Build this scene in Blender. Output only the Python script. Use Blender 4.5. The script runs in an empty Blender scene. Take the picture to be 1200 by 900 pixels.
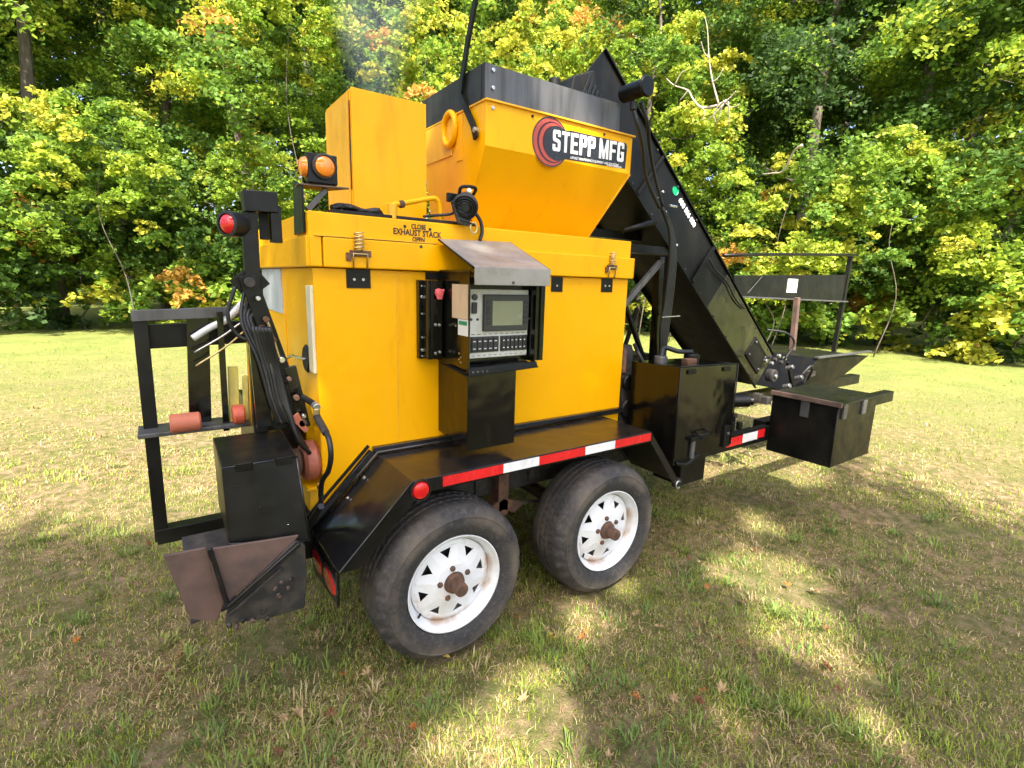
import bpy, bmesh, math, random
import numpy as np
from mathutils import Vector, Matrix, noise
random.seed(7); rng = np.random.default_rng(7)
sc = bpy.context.scene
R = math.radians

# ---------------------------------------------------------------- camera
cam_d = bpy.data.cameras.new('camera'); cam = bpy.data.objects.new('camera', cam_d); sc.collection.objects.link(cam)
cr = Vector((0.82477897, -0.56476277, 0.02797608)); cu = Vector((0.08830497, 0.17751312, 0.98014862))
cf = Vector((0.55851758, 0.80593554, -0.19628045))
m = Matrix((cr, cu, -cf)).transposed().to_4x4(); m.translation = Vector((-0.89890116, -1.66106159, 1.54415259))
cam.matrix_world = m
cam_d.sensor_width = 36; cam_d.lens = 599.342 / 1200 * 36; cam_d.clip_start = .05; cam_d.clip_end = 400
sc.camera = cam
sc.render.resolution_x = 1024; sc.render.resolution_y = 768

# ---------------------------------------------------------------- sky, sun, exposure
SUN = Vector((-.42, -.70, .98)).normalized()
w = bpy.data.worlds.new('World'); sc.world = w; w.use_nodes = True
nt = w.node_tree; bg = nt.nodes['Background']; sky = nt.nodes.new('ShaderNodeTexSky')
sky.sky_type = 'NISHITA'; sky.sun_disc = False
sky.sun_elevation = math.asin(SUN.z); sky.sun_rotation = math.atan2(SUN.x, SUN.y)
sky.air_density = .75; sky.dust_density = 3.5; sky.ozone_density = .6
nt.links.new(sky.outputs[0], bg.inputs[0]); bg.inputs[1].default_value = .15
sd = bpy.data.lights.new('sun', 'SUN'); so = bpy.data.objects.new('sun', sd); sc.collection.objects.link(so)
sd.energy = 3.9; sd.angle = R(.6); sd.color = (1, .93, .80)
so.rotation_euler = (-SUN).to_track_quat('-Z', 'Y').to_euler(); so.location = (0, 0, 30)
sc.view_settings.view_transform = 'Standard'; sc.view_settings.look = 'None'
sc.view_settings.exposure = 2.1; sc.view_settings.gamma = 1
sc.cycles.max_bounces = 8; sc.cycles.diffuse_bounces = 3; sc.cycles.transparent_max_bounces = 8
sc.cycles.volume_bounces = 0; sc.cycles.volume_step_rate = 2

# ---------------------------------------------------------------- helpers
def link(o, parent=None, label=None, cat=None, group=None, kind=None):
    sc.collection.objects.link(o)
    if parent is not None: o.parent = parent
    if label: o['label'] = label
    if cat: o['category'] = cat
    if group: o['group'] = group
    if kind: o['kind'] = kind
    return o
def obj(name, me, mat=None, parent=None, **k):
    if mat: me.materials.append(mat)
    return link(bpy.data.objects.new(name, me), parent, **k)
def mesh(name, v, f, smooth=False):
    me = bpy.data.meshes.new(name); me.from_pydata([tuple(p) for p in v], [], f)
    if smooth: me.polygons.foreach_set('use_smooth', [True] * len(me.polygons))
    return me
def from_bm(name, bm, smooth=False):
    me = bpy.data.meshes.new(name); bmesh.ops.recalc_face_normals(bm, faces=bm.faces)
    bm.to_mesh(me); bm.free()
    if smooth: me.polygons.foreach_set('use_smooth', [True] * len(me.polygons))
    return me
def bev(bm, b, seg=2):
    if b: bmesh.ops.bevel(bm, geom=list(bm.edges), offset=b, segments=seg, profile=.5, affect='EDGES')
def hexa(name, p, mat, parent, b=.003, **k):
    """eight corners: bottom loop 0-3, top loop 4-7"""
    bm = bmesh.new(); v = [bm.verts.new(q) for q in p]
    for f in ((3, 2, 1, 0), (4, 5, 6, 7), (0, 1, 5, 4), (1, 2, 6, 5), (2, 3, 7, 6), (3, 0, 4, 7)):
        bm.faces.new([v[i] for i in f])
    bmesh.ops.recalc_face_normals(bm, faces=bm.faces); bev(bm, b)
    return obj(name, from_bm(name, bm), mat, parent, **k)
def box(name, a, c, mat, parent, b=.003, **k):
    x0, y0, z0 = a; x1, y1, z1 = c
    return hexa(name, [(x0, y0, z0), (x1, y0, z0), (x1, y1, z0), (x0, y1, z0), (x0, y0, z1), (x1, y0, z1), (x1, y1, z1), (x0, y1, z1)], mat, parent, b, **k)
def prism(name, pts, ax, a0, a1, mat, parent, b=.002, **k):
    """2D polygon extruded along ax; ax 'y': pts are (x,z); 'x': (y,z); 'z': (x,y)"""
    def P(p, a): return {'y': (p[0], a, p[1]), 'x': (a, p[0], p[1]), 'z': (p[0], p[1], a)}[ax]
    bm = bmesh.new(); A = [bm.verts.new(P(p, a0)) for p in pts]; B = [bm.verts.new(P(p, a1)) for p in pts]
    bm.faces.new(A); bm.faces.new(B[::-1]); n = len(pts)
    for i in range(n): bm.faces.new((A[i], B[i], B[(i + 1) % n], A[(i + 1) % n]))
    bmesh.ops.recalc_face_normals(bm, faces=bm.faces); bev(bm, b, 1)
    return obj(name, from_bm(name, bm), mat, parent, **k)
def frame_of(d):
    d = Vector(d).normalized(); u = d.orthogonal().normalized(); return d, u, d.cross(u)
def catmull(p, n=8):
    p = [Vector(q) for q in p]; q = [2 * p[0] - p[1]] + p + [2 * p[-1] - p[-2]]; out = []
    for i in range(1, len(q) - 2):
        for k in range(n):
            t = k / n; a, b, c, d = q[i - 1:i + 3]
            out.append(.5 * (2 * b + (c - a) * t + (2 * a - 5 * b + 4 * c - d) * t * t + (3 * b - a - 3 * c + d) * t ** 3))
    return out + [p[-1]]
def tube_geo(pts, r, seg=10, close=False):
    pts = [Vector(p) for p in pts]; n = len(pts); rr = r if hasattr(r, '__len__') else [r] * n
    V = []; F = []; t0 = (pts[1] - pts[0]).normalized(); _, u, _ = frame_of(t0)
    for i, p in enumerate(pts):
        t = (pts[min(i + 1, n - 1)] - pts[max(i - 1, 0)]).normalized()
        if close: t = (pts[(i + 1) % n] - pts[i - 1]).normalized()
        u = (u - t * u.dot(t)).normalized(); v = t.cross(u)
        for k in range(seg):
            a = 2 * math.pi * k / seg; V.append(p + (u * math.cos(a) + v * math.sin(a)) * rr[i])
    for i in range(n - 1 + close):
        for k in range(seg):
            j = (i + 1) % n; F.append((i * seg + k, i * seg + (k + 1) % seg, j * seg + (k + 1) % seg, j * seg + k))
    if not close: F += [tuple(range(seg))[::-1], tuple((n - 1) * seg + k for k in range(seg))]
    return V, F
def tube(name, pts, r, mat, parent, smooth=8, seg=10, close=False, **k):
    if smooth: pts = catmull(pts, smooth)
    V, F = tube_geo(pts, r, seg, close); me = mesh(name, V, F, True)
    if not close: me.polygons[len(F) - 1].use_smooth = False; me.polygons[len(F) - 2].use_smooth = False
    return obj(name, me, mat, parent, **k)
def lathe_geo(prof, o, axis, seg=40):
    """prof: (radius, height along axis)"""
    d, u, v = frame_of(axis); o = Vector(o); V = []; F = []
    for r, h in prof:
        for k in range(seg):
            a = 2 * math.pi * k / seg; V.append(o + d * h + (u * math.cos(a) + v * math.sin(a)) * r)
    for i in range(len(prof) - 1):
        for k in range(seg): F.append((i * seg + k, i * seg + (k + 1) % seg, (i + 1) * seg + (k + 1) % seg, (i + 1) * seg + k))
    return V, F
def lathe(name, prof, o, axis, mat, parent, seg=40, sharp=False, **k):
    V, F = lathe_geo(prof, o, axis, seg); bm = bmesh.new(); vs = [bm.verts.new(p) for p in V]
    for f in F: bm.faces.new([vs[i] for i in f])
    if prof[0][0] < 1e-3 or prof[-1][0] < 1e-3 or True: bmesh.ops.remove_doubles(bm, verts=bm.verts, dist=1e-5)
    me = from_bm(name, bm, True); me.set_sharp_from_angle(angle=R(35)); return obj(name, me, mat, parent, **k)
def cyl(name, p0, p1, r, mat, parent, r2=None, seg=28, b=.15, **k):
    p0, p1 = Vector(p0), Vector(p1); L = (p1 - p0).length; r2 = r if r2 is None else r2; e = min(r, r2) * b
    return lathe(name, [(0, 0), (r - e, 0), (r, e), (r2, L - e), (r2 - e, L), (0, L)], p0, p1 - p0, mat, parent, seg, **k)
def bar(name, p0, p1, w_, h_, mat, parent, up=(0, 0, 1), b=.002, **k):
    p0, p1 = Vector(p0), Vector(p1); d = (p1 - p0).normalized(); s = d.cross(Vector(up)).normalized() * w_ / 2; t = s.cross(d).normalized() * h_ / 2
    return hexa(name, [p0 - s - t, p0 + s - t, p0 + s + t, p0 - s + t, p1 - s - t, p1 + s - t, p1 + s + t, p1 - s + t], mat, parent, b, **k)
def strip(name, pts, wd, th, mat, parent, **k):
    """flat bar bent in the plane x = const; pts (x,y,z)"""
    V = []; F = []; pts = [Vector(p) for p in pts]; n = len(pts)
    for i, p in enumerate(pts):
        t = (pts[min(i + 1, n - 1)] - pts[max(i - 1, 0)]).normalized(); s = t.cross(Vector((1, 0, 0))).normalized() * wd / 2; q = Vector((th / 2, 0, 0))
        V += [p - s - q, p + s - q, p + s + q, p - s + q]
    for i in range(n - 1):
        for k_ in range(4): F.append((4 * i + k_, 4 * i + (k_ + 1) % 4, 4 * i + 4 + (k_ + 1) % 4, 4 * i + 4 + k_))
    F += [(3, 2, 1, 0), tuple(4 * n - 4 + q for q in range(4))]
    return obj(name, mesh(name, V, F), mat, parent, **k)
def text(name, body, size, o, xd, yd, mat, parent, xs=1, off=0, align='LEFT', ext=.0006, sp=1, **k):
    c = bpy.data.curves.new(name, 'FONT'); c.body = body; c.size = size; c.offset = off; c.extrude = ext; c.align_x = align; c.resolution_u = 3; c.space_character = sp
    t = bpy.data.objects.new(name, c); me = bpy.data.meshes.new_from_object(t)
    xd = Vector(xd).normalized(); yd = Vector(yd).normalized(); zd = xd.cross(yd)
    me.transform(Matrix.Translation(Vector(o)) @ Matrix((xd * xs, yd, zd)).transposed().to_4x4())
    bpy.data.objects.remove(t); return obj(name, me, mat, parent, **k)
def merge(name, parts, mat, parent, smooth=False, **k):
    V = []; F = []
    for v, f in parts:
        n = len(V); V += list(v); F += [tuple(i + n for i in q) for q in f]
    me = mesh(name, V, F, smooth); return obj(name, me, mat, parent, **k)

# ---------------------------------------------------------------- materials
def mk(name):
    mt = bpy.data.materials.new(name); mt.use_nodes = True; t = mt.node_tree; return mt, t, t.nodes['Principled BSDF'], t.links.new
def nz(t, scale, detail=4, rough=.55, vec=None, sx=None):
    n = t.nodes.new('ShaderNodeTexNoise'); n.inputs['Scale'].default_value = scale; n.inputs['Detail'].default_value = detail; n.inputs['Roughness'].default_value = rough
    tc = t.nodes.new('ShaderNodeTexCoord'); src = tc.outputs['Object'] if vec is None else vec
    if sx:
        mp = t.nodes.new('ShaderNodeMapping'); mp.inputs['Scale'].default_value = sx; t.links.new(src, mp.inputs[0]); src = mp.outputs[0]
    t.links.new(src, n.inputs['Vector']); return n
def ramp(t, src, stops):
    r = t.nodes.new('ShaderNodeValToRGB'); t.links.new(src, r.inputs[0]); e = r.color_ramp.elements
    while len(e) < len(stops): e.new(.5)
    for q, (p, c) in zip(e, stops): q.position = p; q.color = (c if hasattr(c, '__len__') else (c, c, c)) + ((1,) if hasattr(c, '__len__') and len(c) == 3 else ()) if hasattr(c, '__len__') else (c, c, c, 1)
    return r
def mix(t, fac, a, b):
    m_ = t.nodes.new('ShaderNodeMix'); m_.data_type = 'RGBA'
    for s, i in ((fac, 0), (a, 6), (b, 7)):
        if hasattr(s, 'links'): t.links.new(s, m_.inputs[i])
        else: m_.inputs[i].default_value = s if i == 0 else (*s, 1)
    return m_.outputs[2]
def bump(t, src, strength, dist, to):
    b = t.nodes.new('ShaderNodeBump'); b.inputs['Strength'].default_value = strength; b.inputs['Distance'].default_value = dist
    t.links.new(src, b.inputs['Height']); t.links.new(b.outputs[0], to.inputs['Normal']); return b
def paint(name, col, dirt, rough=(.25, .5), amt=(.55, .75), sc_=6, streak=(3, 3, .7), wav=.4, metal=0, scratch=None, fine=.02, coat=0):
    mt, t, p, L = mk(name); a = nz(t, sc_, 6, .6, sx=streak); r1 = ramp(t, a.outputs[0], [(amt[0], 0.), (amt[1], 1.)])
    c = mix(t, r1.outputs[0], col, dirt); b2 = nz(t, 1.3, 3); r2 = ramp(t, b2.outputs[0], [(.3, .93), (.7, 1.04)])
    mm = t.nodes.new('ShaderNodeMix'); mm.data_type = 'RGBA'; mm.blend_type = 'MULTIPLY'; mm.inputs[0].default_value = 1; L(c, mm.inputs[6]); L(r2.outputs[0], mm.inputs[7]); c = mm.outputs[2]
    if scratch:
        s = nz(t, 45, 5, .75, sx=(1, 1, .35)); rs = ramp(t, s.outputs[0], [(scratch[1], 0.), (scratch[1] + .05, 1.)]); c = mix(t, rs.outputs[0], c, scratch[0])
    L(c, p.inputs['Base Color']); rr = nz(t, sc_ * 1.7, 5); r3 = ramp(t, rr.outputs[0], [(.3, rough[0]), (.7, rough[1])]); L(r3.outputs[0], p.inputs['Roughness'])
    p.inputs['Metallic'].default_value = metal; p.inputs['Coat Weight'].default_value = coat; p.inputs['Coat Roughness'].default_value = .12
    wv = nz(t, 5, 2); fn = nz(t, 160, 3)
    add = t.nodes.new('ShaderNodeMath'); add.operation = 'MULTIPLY_ADD'; L(fn.outputs[0], add.inputs[0]); add.inputs[1].default_value = fine; L(wv.outputs[0], add.inputs[2])
    bump(t, add.outputs[0], wav, .02, p); return mt
def plain(name, col, rough=.5, metal=0, **k):
    return paint(name, col, tuple(c * .7 for c in col), (max(rough - .1, .05), rough + .1), (.5, .8), metal=metal, wav=.15, **k)

YEL = paint('yellow_enamel', (.85, .405, .0), (.70, .31, .001), (.28, .45), (.58, .8), 4, (2, 2, .5), .22, scratch=((.40, .20, .04), .69), coat=.0)
YEL.node_tree.nodes['Principled BSDF'].inputs['Specular IOR Level'].default_value = .22
YEL2 = paint('yellow_enamel_faded', (.80, .41, .01), (.62, .29, .01), (.35, .6), (.5, .8), 6, (2, 2, .6), .3, scratch=((.3, .17, .06), .73))
BLK = paint('black_gloss_paint', (.0035, .0035, .003), (.010, .009, .006), (.07, .2), (.5, .72), 7, (3, 3, .8), .45, scratch=((.16, .13, .1), .76), coat=.15)
BLK.node_tree.nodes['Principled BSDF'].inputs['Specular IOR Level'].default_value = .42
BLKD = paint('black_paint_dusty', (.004, .004, .0035), (.013, .011, .008), (.28, .5), (.45, .75), 5, (2, 2, 1.2), .35, scratch=((.2, .16, .11), .74))
BLKD.node_tree.nodes['Principled BSDF'].inputs['Specular IOR Level'].default_value = .28
TREAD = paint('worn_black_deck_paint', (.008, .008, .009), (.020, .017, .014), (.12, .28), (.42, .7), 7, (1.3, 1, 1), .35, scratch=((.20, .16, .12), .72), coat=.12)
GREY = paint('bare_steel_sheet', (.12, .118, .12), (.06, .058, .055), (.35, .55), (.45, .7), 5, (4, 4, .4), .2, metal=.5)
COLLAR = paint('collar_steel_painted_shade', (.030, .030, .031), (.018, .018, .018), (.4, .6), (.45, .7), 5, (6, 6, .5), .2, metal=.35)  # collar steel darkened, the shade of its side faces put into the colour
HOOD = paint('weathered_grey_hood', (.33, .315, .295), (.23, .21, .19), (.3, .5), (.4, .65), 9, (1, 1, 1), .2, metal=.25, scratch=((.5, .47, .42), .72))
RUB = paint('dusty_tyre_rubber', (.030, .029, .029), (.085, .072, .056), (.6, .85), (.45, .7), 9, (1, 1, 1), .3, fine=.15)
HOSE = plain('black_rubber_hose', (.010, .010, .010), .45)
WHITE = paint('white_wheel_paint', (.72, .73, .74), (.60, .56, .48), (.3, .5), (.5, .8), 9, (1, 1, 1), .2, scratch=((.32, .14, .04), .71))
RUST = paint('rusty_hub_iron', (.085, .050, .035), (.18, .085, .045), (.65, .85), (.4, .62), 22, (1, 1, 1), .8, metal=.2)
RUSTP = paint('rust_brown_chute_plate', (.135, .078, .060), (.075, .050, .040), (.5, .75), (.4, .65), 10, (1, 1, 1), .4, scratch=((.33, .25, .2), .72))
DIRT = paint('dirt_caked_steel', (.015, .014, .013), (.055, .043, .030), (.5, .8), (.45, .7), 19, (1, 1, 1), .9, scratch=((.34, .22, .14), .7))
RED = plain('red_lens', (.62, .008, .012), .12, coat=.6); RED.node_tree.nodes['Principled BSDF'].inputs['Emission Strength'].default_value = 0
REDT = plain('red_reflective_tape', (.68, .018, .02), .25, coat=.3)
WHT = plain('white_reflective_tape', (.78, .77, .76), .3)
AMB = plain('amber_lens', (.95, .27, .02), .15, coat=.5)
ORG = paint('faded_orange_iron', (.46, .13, .07), (.26, .11, .07), (.5, .7), (.45, .7), 14, (1, 1, 1), .4)
PINK = plain('pink_knob_plastic', (.72, .12, .14), .4)
STEEL = plain('bright_steel', (.55, .54, .52), .3, .9)
BRASS = plain('brass_fitting', (.62, .48, .22), .35, .8)
IVORY = paint('ivory_control_face', (.60, .60, .55), (.45, .45, .38), (.3, .5), (.5, .8), 12, (1, 1, 1), .1)
PAPER = plain('tan_paper', (.56, .42, .27), .6); WPAP = plain('white_sticker', (.66, .68, .66), .5)
SCRN = plain('lcd_glass', (.24, .25, .16), .2); SCRB = plain('screen_bezel', (.035, .037, .036), .35)
KEY = plain('switch_plastic', (.022, .021, .025), .4); INK = plain('black_stencil_ink', (.02, .018, .015), .6)
DECW = plain('white_decal_vinyl', (.80, .80, .80), .35); DECB = plain('black_decal_vinyl', (.02, .02, .022), .3)
DECR = plain('maroon_decal_vinyl', (.05, .006, .008), .35); DECP = plain('red_decal_vinyl', (.42, .065, .04), .35); GRN = plain('green_decal', (.0, .22, .10), .4)
STRIPW = plain('cream_strip', (.66, .60, .42), .5); PALE = paint('pale_blue_grey_sheet', (.42, .45, .47), (.28, .30, .32), (.4, .6), (.45, .7), 8, (3, 3, .5), .2)
WHOSE = plain('white_hose', (.62, .62, .60), .4); LIME = paint('pale_yellow_post', (.72, .62, .14), (.5, .42, .14), (.4, .6), (.45, .7), 8, (2, 2, .6), .2)
DRK = plain('dark_recess', (.01, .01, .01), .8); GLOW = plain('grey_rubber', (.03, .03, .033), .5)

# ================================================================ TRAILER
T = bpy.data.objects.new('paving_trailer', None)
link(T, label='yellow and black asphalt recycler trailer with hopper and tandem white wheels parked on the lawn', cat='trailer')
XB0, XB1, YB, YB1 = -.407, 1.283, .38, 1.46
# ---- body
body = box('body', (XB0, YB, .50), (XB1, YB1, 1.575), YEL, T, .004)
def on_body(name, x0, x1, z0, z1, mat, th=.004, y=YB, parent=body, **k): return box(name, (x0, y - th, z0), (x1, y + .002, z1), mat, parent, min(.001, th / 3), **k)
on_body('panel_joint', -.079, -.075, .86, 1.574, YEL2, .0022)
on_body('side_panel', -.404, -.080, .50, 1.574, YEL, .0015)
on_body('side_panel', .52, 1.281, .84, 1.574, YEL, .0015)
box('rear_panel', (XB0 - .004, .92, .98), (XB0 + .001, 1.44, 1.37), YEL, body, .001)
box('rear_sheet', (XB0 - .007, .962, 1.365), (XB0 + .001, 1.455, 1.573), PALE, body, .001)
box('corner_strip', (XB0 - .012, .388, 1.17), (XB0 + .001, .458, 1.508), STRIPW, body, .003)
cyl('access_cover', (XB0 + .001, .517, 1.212), (XB0 - .014, .517, 1.212), .058, DRK, body, seg=32)
tube('cover_handle', [(XB0 - .012, .50, 1.212), (XB0 - .03, .60, 1.208), (XB0 - .03, .70, 1.20), (XB0 - .045, .80, 1.165)], .006, STEEL, body)
box('rear_step', (XB0 - .05, .40, .505), (XB0 + .002, .66, .69), YEL2, body, .006)
box('rear_ledge', (XB0 - .06, .385, .69), (XB0 + .002, .69, .704), YEL, body, .003)
cyl('burner_flange', (XB0 - .002, .455, .80), (XB0 - .062, .455, .80), .082, ORG, body, seg=40)
cyl('burner_tube', (XB0 - .062, .455, .80), (XB0 - .12, .455, .80), .055, RUST, body, seg=32)
box('base_angle', (-.20, .352, .812), (1.29, .3795, .842), TREAD, body, .002)
# ---- lid
lid = box('lid', (XB0 - .010, .376, 1.577), (XB1 + .004, YB1 + .006, 1.779), YEL, T, .005)
box('lid_band', (-.372, .352, 1.578), (XB1 + .014, .380, 1.688), YEL, lid, .005)
box('lid_band', (XB0 - .024, .366, 1.579), (XB0 - .008, YB1 + .01, 1.690), YEL, lid, .004)
box('lid_band', (XB0 - .012, .358, 1.579), (-.376, .378, 1.689), YEL, lid, .004)
box('lid_band', (XB1 + .002, .352, 1.580), (XB1 + .016, YB1, 1.688), YEL, lid, .004)
prism('weld_bead', [(-.4, 1.690), (-.15, 1.6905), (.1, 1.6895), (.1, 1.6945), (-.15, 1.694), (-.4, 1.695)], 'y', .352, .377, YEL2, lid, 0)
# dark gasket seen under the stack and hopper
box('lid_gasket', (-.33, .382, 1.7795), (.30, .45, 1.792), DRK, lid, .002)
# stencil
for s, x, z, sz in (('CLOSE', .020, 1.750, .021), ('EXHAUST STACK', .016, 1.722, .027), ('OPEN', .020, 1.699, .021)):
    text('stencil_text', s, sz * 1.25, (x, .3745, z - .004), (1, 0, -.012), (0, 0, 1), INK, lid, .82, .0008, 'CENTER', .0003)
for x, y, z in ((-.04, .3765, 1.752), (.072, .3765, 1.749), (.020, .3525, 1.675)): cyl('hole', (x, y, z), (x, y - .003, z), .0065, INK, lid, seg=16)
# ---- latches
def latch(x, s=1, spring=True, full=True, mat=BLKD):
    a = box('latch_plate', (x - .048 * s, .374, 1.502), (x + .048 * s, .379, 1.574), mat, T, .001)
    for q in (-.018, .018): cyl('rivet', (x + q * s, .374, 1.535), (x + q * s, .371, 1.535), .006, STEEL, a, seg=10)
    if full:
        box('toggle_base', (x - .040 * s, .342, 1.622), (x + .042 * s, .352, 1.645), RUST, a, .002)
        box('toggle_arm', (x - .055 * s, .340, 1.605), (x - .035 * s, .351, 1.635), RUST, a, .002)
        tube('wire_loop', [(x - .028 * s, .346, 1.575), (x - .028 * s, .338, 1.632), (x + .026 * s, .338, 1.632), (x + .026 * s, .346, 1.575)], .0035, BRASS, a, 0, 8)
        if spring:
            tube('spring', [(x - .006 + .018 * s * math.cos(t), .339 + .016 * math.sin(t), 1.646 + t * .0021) for t in np.linspace(0, 10 * math.pi, 90)], .0032, BRASS, a, 0, 6)
    return a
latch(-.236); latch(1.120, .85)
a = box('latch_plate', (.735, .374, 1.500), (.808, .379, 1.573), BLKD, T, .001); cyl('rivet', (.77, .374, 1.53), (.77, .371, 1.53), .006, STEEL, a, seg=10)
hexa('warning_tag', [(1.284, .40, 1.50), (1.287, .40, 1.50), (1.287, .52, 1.50), (1.284, .52, 1.50), (1.284, .40, 1.572), (1.287, .40, 1.572), (1.287, .44, 1.572), (1.284, .44, 1.572)], WHT, T, 0)
# ---- exhaust stack box
stk = box('exhaust_stack', (-.19, .566, 1.780), (.138, .905, 2.284), YEL, T, .003)
box('stack_cover', (-.186, .556, 1.795), (.142, .5655, 2.289), YEL, stk, .002)
prism('stack_rear_panel', [(.578, 1.782), (.895, 1.782), (.895, 2.27), (.578, 2.27)], 'x', -.197, -.1905, YEL2, stk, .001)
box('stack_gap', (-.192, .5662, 1.90), (-.1885, .572, 2.24), DRK, stk, 0)
# ---- hopper
hx0, hx1, hy0, hy1 = .350, 1.262, .400, 1.015
hop = bpy.data.meshes.new('hopper')
def loop(x0, x1, y0, y1, z): return [(x0, y0, z), (x1, y0, z), (x1, y1, z), (x0, y1, z)]
V = loop(hx0, hx1, hy0, hy1, 2.312) + loop(hx0, hx1, hy0, hy1, 2.128) + loop(hx0 + .012, 1.150, .600, .95, 1.782) + loop(hx0 + .02, hx1 - .02, hy0 + .02, hy1 - .02, 2.312) + loop(hx0 + .05, 1.10, .64, .92, 1.79)
F = []
for k in (0, 4):
    for i in range(4): F.append((k + i, k + (i + 1) % 4, k + 4 + (i + 1) % 4, k + 4 + i))
for i in range(4):
    F.append((i, 12 + i, 12 + (i + 1) % 4, (i + 1) % 4)); F.append((12 + i, 16 + i, 16 + (i + 1) % 4, 12 + (i + 1) % 4))
hop.from_pydata(V, [], F); bm = bmesh.new(); bm.from_mesh(hop); bmesh.ops.recalc_face_normals(bm, faces=bm.faces); bm.to_mesh(hop); bm.free()
hop = obj('hopper', hop, YEL, T)
prism('hopper_rim', [(hx0 - .006, 2.309), (hx1 + .012, 2.312), (hx1 + .012, 2.320), (hx0 - .006, 2.317)], 'y', hy0 - .012, hy0 + .02, YEL2, hop, .001)
box('hopper_rim', (hx0 - .006, hy0 + .0205, 2.309), (hx0 + .02, hy1, 2.317), YEL2, hop, .001)
box('collar', (hx0 - .002, hy0 + .004, 2.3175), (1.165, hy0 + .010, 2.458), GREY, hop, .001)
box('collar', (hx0 - .002, hy0 + .0105, 2.3175), (hx0 + .004, hy1 + .03, 2.462), COLLAR, hop, .001)
box('collar', (hx0 + .0045, hy1 + .012, 2.3175), (1.162, hy1 + .018, 2.455), COLLAR, hop, .001)
for x, z in ((.385, 2.435), (.385, 2.365), (.385, 2.285)): cyl('bolt', (x, hy0 + .004, z), (x, hy0 - .005, z), .0085, STEEL, hop, seg=12)
for x in (.60, 1.055): cyl('bolt', (x, hy0, 2.292), (x, hy0 - .006, 2.292), .006, DRK, hop, seg=10)
for y0_, z0_ in ((.44, 2.44),): box('collar_rib', (hx0 - .006, .435, 2.318), (hx0 - .002, .470, 2.455), COLLAR, hop, .001)
tube('lifting_ring', [(hx0 - .012, .715 + .060 * math.cos(t), 2.255 + .072 * math.sin(t)) for t in np.linspace(0, 2 * math.pi, 28, endpoint=False)], .015, YEL, hop, 0, 10, True)
box('hopper_side_plate', (hx0 - .006, .70, 2.137), (hx0, 1.01, 2.306), YEL2, hop, .001); box('hopper_gusset', (hx0 - .004, .60, 2.10), (hx0, .66, 2.30), YEL, hop, .001)
# chute edge trims (right hip)
bar('hip_trim', (1.262, .399, 2.128), (1.152, .599, 1.79), .010, .010, YEL2, hop)
# decal
ZD = .0022
def disc(name, cx, cz, r, y, mat, seg=40, a0=0, a1=2 * math.pi, rin=None, sz=1.0):
    v = []; f = []; n = seg
    if rin is None:
        v = [(cx + r * math.cos(a0 + (a1 - a0) * i / n), y, cz + sz * r * math.sin(a0 + (a1 - a0) * i / n)) for i in range(n)]; f = [tuple(range(n))[::1]]
    return obj(name, mesh(name, v, f), mat, dec)
dec = prism('decal', [(.735, 2.135), (1.222, 2.150), (1.226, 2.262), (1.215, 2.276), (.84, 2.272), (.735, 2.255)], 'y', hy0 - .0015, hy0, DECB, hop, 0)
cx, cz = .712, 2.199
disc('decal_disc', cx, cz, .110, hy0 - .0018, DECB)
for r_, dx, mt_ in ((.104, .000, DECP), (.0915, .010, DECR), (.0855, .016, DECP), (.0745, .025, DECR), (.0685, .031, DECP), (.078, .040, DECB)):
    disc('decal_ring', cx + dx, cz, r_, hy0 - .0020 - dx * .02, mt_)
box('decal_cover', (.765, hy0 - .0034, 2.150), (.86, hy0 - .0031, 2.262), DECB, dec, 0)
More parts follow.
